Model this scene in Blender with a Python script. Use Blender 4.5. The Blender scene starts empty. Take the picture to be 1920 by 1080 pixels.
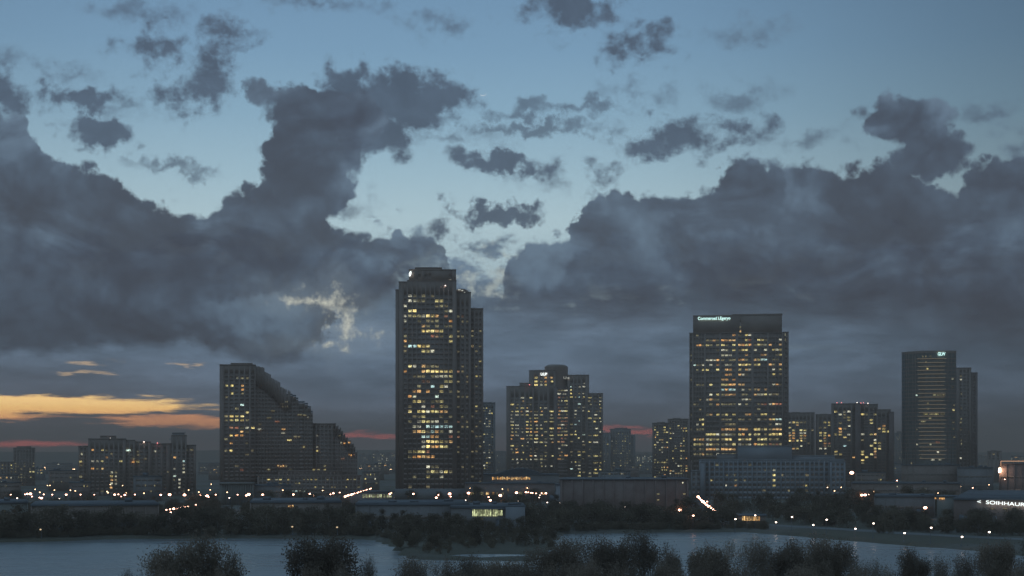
import bpy, math, random
import numpy as np
from mathutils import Vector
random.seed(7)
rng = np.random.default_rng(7)
scene = bpy.context.scene
COL = scene.collection
F = 3045.0            # focal length in pixels of a 1920 px wide frame
HC = 25.0             # camera height above the city ground
HZ = 860.0            # pixel row of the true horizon

# ------------------------------------------------------------------ camera
cam_data = bpy.data.cameras.new('camera')
cam_data.sensor_width = 36.0
cam_data.lens = 36.0 * F / 1920.0
cam_data.shift_y = (HZ - 540.0) / 1920.0
cam_data.clip_start = 0.5
cam_data.clip_end = 60000.0
cam = bpy.data.objects.new('camera', cam_data)
COL.objects.link(cam)
cam.location = (0, 0, HC)
cam.rotation_euler = (math.radians(90), 0, 0)
scene.camera = cam

# ------------------------------------------------------------------ render look
scene.view_settings.view_transform = 'Standard'
scene.view_settings.look = 'None'
scene.view_settings.exposure = 0.0
scene.view_settings.gamma = 1.0
scene.view_settings.use_curve_mapping = False
scene.render.engine = 'CYCLES'
cy = scene.cycles
cy.use_denoising = True
try:
    cy.denoiser = 'OPENIMAGEDENOISE'
    cy.denoising_input_passes = 'RGB_ALBEDO_NORMAL'
except Exception:
    pass
cy.max_bounces = 5
cy.diffuse_bounces = 3
cy.glossy_bounces = 3
cy.transparent_max_bounces = 8
cy.volume_bounces = 0
cy.sample_clamp_indirect = 1.5
cy.caustics_reflective = False
cy.caustics_refractive = False


def lin(c):
    out = []
    for v in c[:3]:
        v = v / 255.0
        out.append(v / 12.92 if v <= 0.04045 else ((v + 0.055) / 1.055) ** 2.4)
    return (out[0], out[1], out[2], 1.0)


class NT:
    """small helper that writes node trees"""
    def __init__(self, tree):
        self.t = tree
        self.n = tree.nodes
        self.l = tree.links

    def new(self, kind, **kw):
        nd = self.n.new(kind)
        for k, v in kw.items():
            setattr(nd, k, v)
        return nd

    def put(self, sock, v):
        if isinstance(v, bpy.types.NodeSocket):
            self.l.new(v, sock)
        elif v is not None:
            sock.default_value = v

    def m(self, op, a, b=None, c=None, clamp=False):
        nd = self.new('ShaderNodeMath', operation=op, use_clamp=clamp)
        self.put(nd.inputs[0], a)
        self.put(nd.inputs[1], b)
        self.put(nd.inputs[2], c)
        return nd.outputs[0]

    def v(self, op, a, b=None, out=0, scale=None):
        nd = self.new('ShaderNodeVectorMath', operation=op)
        self.put(nd.inputs[0], a)
        if b is not None:
            self.put(nd.inputs[1], b)
        if scale is not None:
            self.put(nd.inputs['Scale'], scale)
        return nd.outputs[1] if out == 1 else nd.outputs[0]

    def xyz(self, x, y, z):
        nd = self.new('ShaderNodeCombineXYZ')
        for s, q in zip(nd.inputs, (x, y, z)):
            self.put(s, q)
        return nd.outputs[0]

    def smooth(self, x, lo, hi):
        nd = self.new('ShaderNodeMapRange', interpolation_type='SMOOTHSTEP')
        self.put(nd.inputs[0], x)
        self.put(nd.inputs[1], lo)
        self.put(nd.inputs[2], hi)
        return nd.outputs[0]

    def noise(self, vec, scale, detail=4.0, rough=0.55, color=False, dist=0.0, lac=2.0):
        nd = self.new('ShaderNodeTexNoise')
        self.put(nd.inputs['Vector'], vec)
        nd.inputs['Scale'].default_value = scale
        nd.inputs['Detail'].default_value = detail
        nd.inputs['Roughness'].default_value = rough
        nd.inputs['Lacunarity'].default_value = lac
        nd.inputs['Distortion'].default_value = dist
        return nd.outputs[1] if color else nd.outputs[0]

    def mix(self, f, a, b, kind='MIX'):
        nd = self.new('ShaderNodeMix', data_type='RGBA', blend_type=kind)
        self.put(nd.inputs[0], f)
        self.put(nd.inputs[6], a)
        self.put(nd.inputs[7], b)
        return nd.outputs[2]

    def ramp(self, x, stops, interp='LINEAR'):
        nd = self.new('ShaderNodeValToRGB')
        nd.color_ramp.interpolation = interp
        el = nd.color_ramp.elements
        while len(el) < len(stops):
            el.new(0.5)
        for e, (p, c) in zip(el, stops):
            e.position = p
            e.color = c
        self.put(nd.inputs[0], x)
        return nd.outputs[0]

    def curve(self, x, pts):
        nd = self.new('ShaderNodeFloatCurve')
        cm = nd.mapping.curves[0]
        while len(cm.points) < len(pts):
            cm.points.new(0.5, 0.5)
        for p, (a, b) in zip(cm.points, pts):
            p.location = (a, b)
            p.handle_type = 'VECTOR'
        nd.mapping.update()
        self.put(nd.inputs[1], x)
        return nd.outputs[0]


# ------------------------------------------------------------------ sky
# A dusk sky written as nodes of the view direction: clear gradient, a far stratus layer with
# sunset gaps, a heavy cumulus bank and loose clouds.  Unit: 1 = 1/30.45 radian.
K = F / 100.0


def ang(px, py):
    az = math.atan((px - 960.0) / F)
    el = math.atan((HZ - py) / F * math.cos(az))
    return az * K, el * K


world = bpy.data.worlds.new('World')
scene.world = world
world.use_nodes = True
wt = world.node_tree
for nd in list(wt.nodes):
    wt.nodes.remove(nd)
w = NT(wt)
direc = w.new('ShaderNodeTexCoord').outputs['Generated']
sp = w.new('ShaderNodeSeparateXYZ')
w.put(sp.inputs[0], direc)
dx, dy, dz = sp.outputs
az = w.m('ARCTAN2', dx, dy)
el = w.m('ARCSINE', dz)
A = w.m('MULTIPLY', az, K)
E = w.m('MULTIPLY', el, K)
Q = w.v('SCALE', direc, scale=K)
Qflat = w.v('MULTIPLY', Q, (1.0, 1.0, 4.5))
AE = w.xyz(A, E, 0.0)

n_big = w.noise(Q, 0.55, 2, 0.5, color=True)
n_mid = w.noise(w.v('ADD', Q, (31.0, 7.0, 3.0)), 1.7, 4, 0.6, color=True)
n_fine = w.noise(w.v('ADD', Q, (11.0, 17.0, 5.0)), 4.2, 4, 0.55, color=True)
HALF = (0.5, 0.5, 0.5)
w_big = w.v('MULTIPLY', w.v('SUBTRACT', n_big, HALF), (1.0, 0.8, 0.0))
w_mid = w.v('MULTIPLY', w.v('SUBTRACT', n_mid, HALF), (0.9, 0.8, 0.0))
w_fine = w.v('MULTIPLY', w.v('SUBTRACT', n_fine, HALF), (0.42, 0.42, 0.0))
P_bank = w.v('ADD', w.v('ADD', AE, w.v('SCALE', w_mid, scale=0.55)), w_fine)
P_loose = w.v('ADD', w.v('ADD', AE, w.v('SCALE', w_mid, scale=1.3)), w.v('SCALE', w_fine, scale=1.0))
P_loose = w.v('ADD', P_loose, w.v('SCALE', w_big, scale=0.5))


def blobs(P, items, soft=0.12):
    """distance-like field of a union of ellipses (cx, cy, rx, ry[, weight])"""
    acc = None
    for it in items:
        cx, cy_, rx, ry = it[:4]
        wgt = it[4] if len(it) > 4 else 1.0
        a, e = ang(cx, cy_)
        d = w.v('SUBTRACT', P, (a, e, 0.0))
        d = w.v('MULTIPLY', d, (100.0 / rx, 100.0 / ry, 0.0))
        ln = w.v('LENGTH', d, out=1)
        k = 0.5 * (min(rx, ry) + math.sqrt(rx * ry)) / 100.0 * wgt
        f = w.m('MULTIPLY_ADD', ln, -k, k)
        acc = f if acc is None else w.m('SMOOTH_MAX', acc, f, soft)
    return acc


# clear sky ---------------------------------------------------------------------------------
def e_of(py):
    return max(0.0, (HZ - py) / F)          # tan(elevation) ~ elevation


elev01 = w.m('DIVIDE', el, 1.5708, clamp=True)
S = lambda py: math.atan((HZ - py) / F) / 1.5708
clear = w.ramp(elev01, [(0.0, lin((150, 165, 172))), (S(640), lin((166, 186, 194))), (S(420), lin((186, 212, 220))),
                        (S(330), lin((166, 197, 211))), (S(220), lin((143, 178, 199))), (S(100), lin((126, 162, 189))),
                        (S(0), lin((117, 152, 181))), (0.32, lin((112, 147, 176))), (1.0, lin((104, 138, 168)))])
# the west (left of the frame) still glows, the sky turns darker away from it
cosw = w.m('COSINE', w.m('SUBTRACT', az, math.radians(-3.0)))
dark_e = w.smooth(cosw, 0.93, 1.0)
back = w.smooth(w.m('ABSOLUTE', az), math.radians(178.0), math.radians(100.0))
right = w.m('MULTIPLY', w.smooth(az, math.radians(1.0), math.radians(22.0)), back)
dim = w.m('SUBTRACT', 1.0, w.m('MULTIPLY', right, 0.52))
away = w.smooth(cosw, -1.0, 0.9)
dim = w.m('MULTIPLY', dim, w.m('MULTIPLY_ADD', away, 0.12, 0.88))
leftd = w.m('MULTIPLY', w.smooth(az, math.radians(-9.0), math.radians(-22.0)), back)
dim = w.m('MULTIPLY', dim, w.m('MULTIPLY_ADD', leftd, -0.14, 1.0))
clear = w.mix(1.0, clear, w.xyz(dim, dim, dim), 'MULTIPLY')
SUN_EL, SUN_AZ = -1.5, -24.0
nish = w.new('ShaderNodeTexSky', sky_type='NISHITA')
nish.sun_disc = False
nish.sun_elevation = math.radians(SUN_EL)
nish.sun_rotation = math.radians(SUN_AZ)
nish.air_density = 1.0
nish.dust_density = 1.0
nish.ozone_density = 3.0
clear = w.mix(1.0, clear, w.v('SCALE', nish.outputs[0], scale=0.08), 'ADD')

# far stratus -------------------------------------------------------------------------------
strat = w.ramp(elev01, [(0.0, lin((104, 99, 106))), (S(838), lin((110, 108, 117))), (S(800), lin((114, 122, 139))),
                        (S(740), lin((113, 131, 154))), (S(650), lin((116, 138, 162))), (S(560), lin((110, 130, 150))),
                        (S(450), lin((110, 132, 152))), (S(300), lin((110, 132, 152))), (1.0, lin((88, 104, 126)))])
n_str = w.noise(Qflat, 0.36, 4, 0.55)
n_str2 = w.noise(w.v('ADD', Qflat, (5.0, 9.0, 2.0)), 0.9, 4, 0.6)
k1 = w.m('MULTIPLY_ADD', w.smooth(n_str, 0.32, 0.68), 0.42, 0.76)
k2 = w.m('MULTIPLY_ADD', w.smooth(n_str2, 0.3, 0.7), 0.26, 0.87)
k3 = w.m('MULTIPLY', w.m('MULTIPLY', k1, k2), w.m('MULTIPLY_ADD', right, -0.46, 1.0))
k3 = w.m('MULTIPLY', k3, w.m('MULTIPLY_ADD', leftd, -0.18, 1.0))
k3 = w.m('MULTIPLY', k3, w.m('MULTIPLY_ADD', away, 0.08, 0.92))
strat = w.mix(1.0, strat, w.xyz(k3, k3, k3), 'MULTIPLY')
# a warm tint low in the west
low = w.smooth(E, 2.2, 0.2)
wst = w.m('MULTIPLY', w.smooth(az, math.radians(-4.0), math.radians(-17.0)), back)
strat = w.mix(w.m('MULTIPLY', w.m('MULTIPLY', low, wst), 0.35), strat, lin((132, 112, 104)))
# it covers everything low down and breaks up higher
f_str = w.m('ADD', w.m('MULTIPLY', w.m('SUBTRACT', 3.75, E), 0.9),
            w.m('MULTIPLY', w.m('SUBTRACT', w.noise(w.v('MULTIPLY', Q, (1, 1, 1.7)), 1.5, 5, 0.6), 0.5), 4.4))
a_str = w.smooth(f_str, -0.35, 0.45)
sky = w.mix(a_str, clear, strat)

# gaps in the stratus: pale broken holes and the sunset strips ------------------------------
P_gap = w.v('ADD', w.v('ADD', AE, w.v('MULTIPLY', w_mid, (1.2, 0.5, 0))), w.v('MULTIPLY', w_fine, (1.4, 1.0, 0)))
# thin horizontal shapes use a warp that is strong sideways and slight up and down
nf = w.v('SUBTRACT', w.noise(w.v('MULTIPLY', Q, (1.0, 1.0, 6.0)), 0.9, 6, 0.62, color=True), HALF)
P_str = w.v('ADD', AE, w.v('MULTIPLY', nf, (3.0, 0.36, 0.0)))


def strips(items, soft=0.03):
    acc = None
    for cx, cy_, rx, ry in items:
        a, e = ang(cx, cy_)
        d = w.v('MULTIPLY', w.v('SUBTRACT', P_str, (a, e, 0.0)), (100.0 / rx, 100.0 / ry, 0.0))
        ln = w.v('LENGTH', d, out=1)
        k = ry / 100.0
        f = w.m('MULTIPLY_ADD', ln, -k, k)
        acc = f if acc is None else w.m('SMOOTH_MAX', acc, f, soft)
    return acc


streak = w.noise(w.v('MULTIPLY', Q, (0.5, 0.5, 16.0)), 1.0, 5, 0.6)
st_n = w.m('MULTIPLY', w.m('SUBTRACT', streak, 0.5), 0.20)
s1 = strips([(60, 759, 310, 18), (-250, 760, 400, 26), (300, 759, 70, 7)])
a1 = w.smooth(w.m('ADD', s1, w.m('MULTIPLY', st_n, 0.6)), -0.02, 0.05)
sky = w.mix(a1, sky, w.ramp(w.m('MULTIPLY', E, 1.0), [(0.0, (2.7, 1.15, 0.40, 1)), (0.7, (2.7, 1.25, 0.42, 1)),
                                                      (0.93, (2.6, 1.55, 0.5, 1)), (1.0, (2.5, 1.6, 0.6, 1))]))
s2 = strips([(310, 790, 140, 12), (400, 794, 70, 12), (30, 783, 110, 3)])
a2 = w.smooth(w.m('ADD', s2, st_n), -0.02, 0.06)
sky = w.mix(w.m('MULTIPLY', a2, 0.9), sky, (2.1, 0.88, 0.36, 1))
s3 = strips([(183, 679, 34, 4), (160, 698, 30, 4), (381, 687, 12, 3.5)], 0.01)
sky = w.mix(w.m('MULTIPLY', w.smooth(s3, -0.02, 0.03), 0.65), sky, (0.95, 0.68, 0.42, 1))
s4 = strips([(690, 815, 62, 5), (40, 833, 110, 7), (1172, 808, 30, 7), (1205, 813, 16, 9), (1140, 804, 18, 5)], 0.01)
sky = w.mix(w.m('MULTIPLY', w.smooth(w.m('ADD', s4, w.m('MULTIPLY', st_n, 0.3)), -0.03, 0.05), 0.72), sky, (2.3, 0.42, 0.32, 1))
s5 = strips([(690, 826, 110, 22), (1170, 824, 110, 28), (930, 840, 60, 26), (300, 838, 140, 10)], 0.05)
sky = w.mix(w.m('MULTIPLY', w.smooth(s5, -0.05, 0.3), 0.22), sky, lin((150, 96, 104)))
s6 = strips([(1500, 650, 95, 8), (1430, 655, 40, 4), (1495, 757, 18, 5)], 0.02)
sky = w.mix(w.m('MULTIPLY', w.smooth(s6, -0.03, 0.08), 0.5), sky, lin((118, 138, 154)))

# cumulus bank ------------------------------------------------------------------------------
AMIN, AMAX = -10.5, 10.5
tA = w.m('DIVIDE', w.m('SUBTRACT', A, AMIN), AMAX - AMIN, clamp=True)
bx = w.new('ShaderNodeSeparateXYZ')
w.put(bx.inputs[0], P_bank)
Ab, Eb = bx.outputs[0], bx.outputs[1]
tAb = w.m('DIVIDE', w.m('SUBTRACT', Ab, AMIN), AMAX - AMIN, clamp=True)
P_bot = w.v('ADD', AE, w.v('MULTIPLY', w_mid, (1.6, 0.7, 0)))
bb = w.new('ShaderNodeSeparateXYZ')
w.put(bb.inputs[0], P_bot)
tBb = w.m('DIVIDE', w.m('SUBTRACT', bb.outputs[0], AMIN), AMAX - AMIN, clamp=True)


def contour(x, pts):
    out = []
    for px, py in pts:
        a, e = ang(px, py)
        out.append(((a - AMIN) / (AMAX - AMIN), e / 10.0))
    out = [p for p in out if 0.0 <= p[0] <= 1.0]
    out = [(0.0, out[0][1])] + out + [(1.0, out[-1][1])]
    return w.m('MULTIPLY', w.curve(x, out), 10.0)


top = contour(tAb, [(-70, 225), (-20, 195), (20, 205), (52, 240), (85, 278), (118, 302), (172, 304), (232, 338), (268, 374), (330, 386),
                    (384, 404), (430, 380), (470, 352), (520, 330), (596, 352), (612, 402), (640, 430), (700, 446), (742, 427),
                    (806, 427), (838, 460), (860, 540), (900, 575), (936, 530), (955, 480), (985, 452), (1032, 442),
                    (1062, 440), (1084, 398), (1106, 356), (1150, 345), (1240, 362), (1335, 348), (1362, 302), (1400, 290),
                    (1500, 293), (1560, 312), (1620, 294), (1700, 302), (1752, 338), (1795, 342), (1850, 300), (1925, 290), (2030, 225)])
bot = contour(tBb, [(-70, 640), (0, 665), (200, 652), (350, 640), (430, 660), (505, 684), (560, 676), (600, 640), (622, 585), (700, 562),
                    (760, 524), (830, 500), (880, 560), (940, 576), (1050, 596), (1200, 606), (1300, 588), (1450, 592), (1600, 610),
                    (1800, 640), (1925, 650), (2030, 640)])
def lumps(scale, off):
    nd = w.new('ShaderNodeTexVoronoi', feature='F1', voronoi_dimensions='3D')
    w.put(nd.inputs['Vector'], w.v('ADD', w.v('ADD', Q, off), w.v('SCALE', w_fine, scale=0.8)))
    nd.inputs['Scale'].default_value = scale
    return w.m('SUBTRACT', 0.45, nd.outputs['Distance'])


bil = w.m('ADD', w.m('MULTIPLY', lumps(1.5, (2.0, 0.0, 5.0)), 0.34), w.m('MULTIPLY', lumps(3.8, (7.0, 1.0, 2.0)), 0.20))
d_top = w.m('ADD', w.m('SUBTRACT', top, Eb), bil)
d_bot = w.m('SUBTRACT', bb.outputs[1], bot)
tower = blobs(P_bank, [(560, 205, 88, 50), (566, 260, 78, 90), (576, 340, 84, 80), (500, 178, 42, 24), (610, 350, 60, 50),
                       (520, 400, 110, 60), (668, 215, 62, 44), (655, 280, 50, 46), (1700, 222, 88, 44), (1745, 290, 78, 60), (1640, 235, 40, 25)], 0.16)
tower = w.m('ADD', tower, bil)
a_top = w.smooth(w.m('MAXIMUM', d_top, tower), -0.05, 0.12)
botn = w.m('MULTIPLY', w.m('SUBTRACT', w.noise(Qflat, 0.8, 5, 0.6), 0.5), 1.3)
lft = w.smooth(A, -2.9, -0.4)
softb = w.m('MULTIPLY_ADD', lft, 0.62, 0.16)
a_bot = w.m('MULTIPLY_ADD', w.m('DIVIDE', w.m('ADD', d_bot, w.m('MULTIPLY', botn, w.m('MULTIPLY_ADD', lft, 0.7, 0.15))), softb), 0.5, 0.5, clamp=True)
a_bot = w.smooth(a_bot, 0.0, 1.0)
a_bank = w.m('MULTIPLY', a_top, a_bot)

depth = w.m('MULTIPLY', w.m('MAXIMUM', d_top, tower), 0.45, clamp=True)
n_cl = w.noise(w.v('ADD', w.v('MULTIPLY', Q, (1, 1, 1.7)), (3.0, 1.0, 8.0)), 0.42, 4, 0.55, dist=0.7)
n_c2 = w.noise(w.v('ADD', Q, (13.0, 2.0, 8.0)), 1.3, 5, 0.6, dist=0.5)
shade = w.m('ADD', w.m('MULTIPLY', w.smooth(n_cl, 0.34, 0.66), 0.78), w.m('MULTIPLY', w.smooth(n_c2, 0.25, 0.75), 0.30))
shade = w.m('ADD', shade, w.m('MULTIPLY', w.m('SUBTRACT', 1.0, depth), 0.34))
shade = w.m('ADD', shade, w.m('MULTIPLY', bil, 1.25))
under = w.smooth(d_bot, 1.1, 0.1)
shade = w.m('SUBTRACT', shade, w.m('MULTIPLY', under, 0.22))
# the left bank thins to a paler swirl over the break beside the tall tower
swirl = blobs(P_loose, [(470, 590, 130, 42), (560, 612, 60, 36), (760, 470, 60, 40), (1010, 500, 60, 50)], 0.1)
shade = w.m('ADD', shade, w.m('MULTIPLY', w.smooth(swirl, -0.15, 0.35), 0.5))
edge = w.m('SUBTRACT', 1.0, w.smooth(w.m('MAXIMUM', d_top, tower), 0.0, 0.35))
shade = w.m('ADD', shade, w.m('MULTIPLY', edge, 0.12))
bank_col = w.ramp(w.m('MULTIPLY', shade, 0.72), [(0.0, lin((66, 71, 83))), (0.35, lin((73, 82, 97))), (0.62, lin((83, 97, 115))),
                                               (1.0, lin((108, 129, 150)))])

# loose clouds ------------------------------------------------------------------------------
loose = blobs(P_loose, [(150, 186, 66, 30, 1.8), (182, 245, 66, 32, 1.8), (432, 62, 56, 36), (290, 88, 66, 34),
                        (400, 128, 36, 36), (386, 178, 44, 40), (330, 200, 50, 24), (760, 190, 124, 60, 1.3), (690, 240, 84, 70, 1.3), (640, 165, 50, 54, 1.6),
                        (1075, 20, 96, 40), (1190, 72, 74, 34), (1205, 112, 50, 16), (940, 302, 92, 24, 1.8), (1018, 322, 30, 18),
                        (1124, 322, 34, 16), (1200, 272, 56, 26, 1.4), (1262, 258, 64, 44, 1.2), (1370, 244, 66, 32), (925, 406, 92, 27, 2.6),
                        (0, 190, 40, 60), (825, 432, 46, 14)], 0.10)
n_l = w.m('MULTIPLY', w.m('SUBTRACT', w.noise(w.v('ADD', w.v('MULTIPLY', Q, (1, 1, 1.25)), (1.0, 4.0, 9.0)), 2.1, 5, 0.58), 0.5), 1.5)
a_l = w.smooth(w.m('ADD', loose, n_l), -0.17, 0.36)
wisp = blobs(P_loose, [(1000, 206, 90, 18, 2.0), (1085, 208, 70, 14, 2.0), (1010, 241, 120, 13, 2.0), (325, 314, 74, 12, 2.0), (1392, 64, 60, 24),
                       (1383, 182, 56, 22), (255, 25, 60, 18), (825, 40, 60, 16), (120, 131, 34, 10), (5, 113, 26, 12), (1030, 342, 34, 10),
                       (1190, 170, 34, 9), (1850, 218, 40, 14), (1905, 270, 34, 12), (860, 262, 60, 10), (230, 205, 60, 16),
                       (600, 10, 90, 10), (1500, 268, 40, 8), (650, 395, 30, 10)], 0.06)
a_w = w.m('MULTIPLY', w.smooth(w.m('ADD', wisp, w.m('MULTIPLY', n_l, 0.8)), -0.24, 0.42), 0.8)
# elsewhere in the sky the same kind of broken cloud goes on
ring = w.m('MAXIMUM', w.smooth(w.m('ABSOLUTE', A), 9.9, 11.5), w.smooth(E, 8.9, 10.5))
g = w.noise(w.v('MULTIPLY', w.v('SCALE', direc, scale=5.5), (1, 1, 1.8)), 1.0, 6, 0.6)
a_g = w.m('MULTIPLY', w.smooth(g, 0.55, 0.66), ring)
a_all = w.m('MAXIMUM', w.m('MAXIMUM', a_l, a_w), a_g)
loose_col = w.ramp(w.m('MULTIPLY_ADD', w.smooth(n_c2, 0.3, 0.7), 0.5, w.m('MULTIPLY', w.m('SUBTRACT', 1.0, a_all), 0.5)),
                   [(0.0, lin((76, 89, 107))), (0.5, lin((86, 102, 122))), (1.0, lin((112, 138, 160)))])
sky = w.mix(w.m('MULTIPLY', a_all, 0.93), sky, loose_col)
gap_n = w.m('MULTIPLY', w.m('SUBTRACT', w.noise(Q, 5.0, 5, 0.6), 0.52), 1.1)
gap_high = blobs(P_gap, [(905, 540, 32, 22, .8), (938, 522, 34, 16, .8), (872, 518, 26, 12), (925, 470, 40, 14, .7)], 0.05)
a_gap = w.m('MULTIPLY', w.smooth(w.m('ADD', gap_high, gap_n), -0.06, 0.34), 0.8)
sky = w.mix(a_gap, sky, lin((196, 206, 200)))
sky = w.mix(w.m('MULTIPLY', a_bank, 0.97), sky, bank_col)
gap_low = blobs(P_gap, [(560, 562, 34, 13), (604, 564, 44, 15), (634, 590, 17, 36), (640, 622, 24, 20), (668, 626, 34, 11), (620, 647, 40, 6)], 0.04)
a_gap = w.m('MULTIPLY', w.smooth(w.m('ADD', gap_low, w.m('MULTIPLY', gap_n, 0.8)), -0.09, 0.30), 0.82)
sky = w.mix(w.m('MULTIPLY', w.smooth(gap_low, -0.5, 0.1), 0.25), sky, lin((150, 164, 172)))
sky = w.mix(a_gap, sky, (0.84, 0.84, 0.70, 1))

# below the horizon the sky takes the colour of dusk ground haze
sky = w.mix(w.smooth(E, 0.0, -0.3), sky, lin((66, 68, 76)))
bg = w.new('ShaderNodeBackground')
w.put(bg.inputs[0], sky)
bg.inputs[1].default_value = 1.0
wo = w.new('ShaderNodeOutputWorld')
w.l.new(bg.outputs[0], wo.inputs[0])
world.cycles.sampling_method = 'MANUAL'
world.cycles.sample_map_resolution = 512

# the sun has just set; a trace of warm light still comes from its side
sun_d = bpy.data.lights.new('sun', 'SUN')
sun_d.energy = 0.05
sun_d.angle = math.radians(12)
sun_d.color = (1.0, 0.72, 0.48)
sun = bpy.data.objects.new('sun', sun_d)
COL.objects.link(sun)
sun.rotation_euler = Vector((-math.sin(math.radians(-24)), -math.cos(math.radians(24)), -0.05)).to_track_quat('-Z', 'Y').to_euler()

# ================================================================== helpers
def X(px, D):
    return (px - 960.0) / F * D


def Z(py, D):
    return HC - (py - HZ) / F * D


def mat(name, build):
    m_ = bpy.data.materials.new(name)
    m_.use_nodes = True
    t = m_.node_tree
    for nd in list(t.nodes):
        t.nodes.remove(nd)
    k = NT(t)
    out = k.new('ShaderNodeOutputMaterial')
    sh = build(k, m_)
    k.l.new(sh, out.inputs[0])
    return m_


def principled(k, color, rough=0.8, spec=0.4, metal=0.0, normal=None, emis=None, estr=0.0):
    p = k.new('ShaderNodeBsdfPrincipled')
    k.put(p.inputs['Base Color'], color)
    k.put(p.inputs['Roughness'], rough)
    k.put(p.inputs['Specular IOR Level'], spec)
    k.put(p.inputs['Metallic'], metal)
    if normal is not None:
        k.l.new(normal, p.inputs['Normal'])
    if emis is not None:
        k.put(p.inputs['Emission Color'], emis)
        k.put(p.inputs['Emission Strength'], estr)
    return p.outputs[0]


def weathered(c1, c2, scale=0.15, rough=0.85, spec=0.3, vert=1.0):
    """two-tone stained surface; scale in 1/metres"""
    def b(k, m_):
        pos = k.new('ShaderNodeNewGeometry').outputs['Position']
        v1 = k.v('MULTIPLY', pos, (1.0, 1.0, vert))
        n1 = k.noise(v1, scale, 4, 0.6)
        n2 = k.noise(pos, scale * 9, 3, 0.6)
        f = k.m('ADD', k.m('MULTIPLY', n1, 0.7), k.m('MULTIPLY', n2, 0.3))
        col = k.mix(k.smooth(f, 0.32, 0.68), (*c1, 1), (*c2, 1))
        return principled(k, col, rough, spec)
    return b


M = {}
M['concrete'] = mat('concrete', weathered((0.32, 0.29, 0.265), (0.42, 0.385, 0.36), 0.12))
M['dark_cladding'] = mat('dark_cladding', weathered((0.38, 0.265, 0.205), (0.47, 0.335, 0.265), 0.1, 0.6))
M['brown_brick'] = mat('brown_brick', weathered((0.33, 0.22, 0.18), (0.42, 0.30, 0.25), 0.2))
M['beige'] = mat('beige_render', weathered((0.34, 0.31, 0.26), (0.44, 0.40, 0.34), 0.15))
M['pale_panel'] = mat('pale_panel', weathered((0.37, 0.345, 0.335), (0.46, 0.43, 0.42), 0.1))
M['grey_panel'] = mat('grey_panel', weathered((0.33, 0.28, 0.25), (0.41, 0.35, 0.32), 0.1))
M['roof_light'] = mat('light_roof_membrane', weathered((0.13, 0.13, 0.135), (0.22, 0.22, 0.225), 0.05))
M['roof_dark'] = mat('tar_roof', weathered((0.14, 0.135, 0.13), (0.22, 0.215, 0.21), 0.08))
M['metal'] = mat('grey_metal', lambda k, m_: principled(k, (0.22, 0.22, 0.23, 1), 0.5, 0.5, 0.3))


def glass_b(tint, rough=0.18):
    def b(k, m_):
        pos = k.new('ShaderNodeNewGeometry').outputs['Position']
        n = k.noise(k.v('SCALE', pos, scale=1.0), 0.35, 2, 0.5)
        col = k.mix(n, (*[c * 0.6 for c in tint], 1), (*[c * 1.5 for c in tint], 1))
        rr = k.m('MULTIPLY_ADD', k.noise(pos, 0.6, 1, 0.5), 0.2, rough)
        return principled(k, col, rr, 0.6)
    return b


M['glass'] = mat('dark_window_glass', glass_b((0.33, 0.235, 0.185)))
M['glass_green'] = mat('green_tinted_glass', glass_b((0.24, 0.22, 0.19)))


def lit_b(color, strength, mull=2.0):
    """a lit room behind glass: blinds, furniture and walls vary the glow from window to window"""
    def b(k, m_):
        m_.cycles.emission_sampling = 'NONE'
        tc = k.new('ShaderNodeTexCoord').outputs['Object']
        oi = k.new('ShaderNodeObjectInfo')
        rnd = oi.outputs['Random']
        off = k.v('SCALE', k.xyz(rnd, k.m('MULTIPLY', rnd, 7.3), k.m('MULTIPLY', rnd, 3.1)), scale=40.0)
        n = k.noise(k.v('ADD', k.v('MULTIPLY', tc, (3.2, 1.0, 2.0)), off), 1.0, 3, 0.65)
        inner = k.m('MULTIPLY_ADD', k.smooth(n, 0.38, 0.62), 1.15, 0.22)
        s = k.new('ShaderNodeSeparateXYZ')
        k.put(s.inputs[0], tc)
        # blind let down to a different height in each window
        r2 = k.m('FRACT', k.m('MULTIPLY', rnd, 17.7))
        blind = k.smooth(s.outputs[2], k.m('SUBTRACT', r2, 0.45), k.m('SUBTRACT', r2, 0.35))
        blind = k.m('SUBTRACT', 1.0, k.m('MULTIPLY', blind, 0.6))
        bar = k.m('LESS_THAN', k.m('ABSOLUTE', k.m('SUBTRACT', k.m('FRACT', k.m('MULTIPLY_ADD', s.outputs[0], mull, 0.5)), 0.5)), 0.42)
        st = k.m('MULTIPLY', k.m('MULTIPLY', inner, blind), k.m('MULTIPLY_ADD', k.m('FRACT', k.m('MULTIPLY', rnd, 5.9)), 0.9, 0.5))
        st = k.m('MULTIPLY', st, k.m('MULTIPLY_ADD', bar, 0.75, 0.25))
        r3 = k.m('FRACT', k.m('MULTIPLY', rnd, 31.3))
        hue = k.mix(k.m('MULTIPLY', r3, 0.45), (*color, 1), (0.66, 0.66, 0.36, 1))
        return principled(k, (0.05, 0.05, 0.05, 1), 0.2, 0.5, 0, None, hue, k.m('MULTIPLY', st, strength))
    return b


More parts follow.
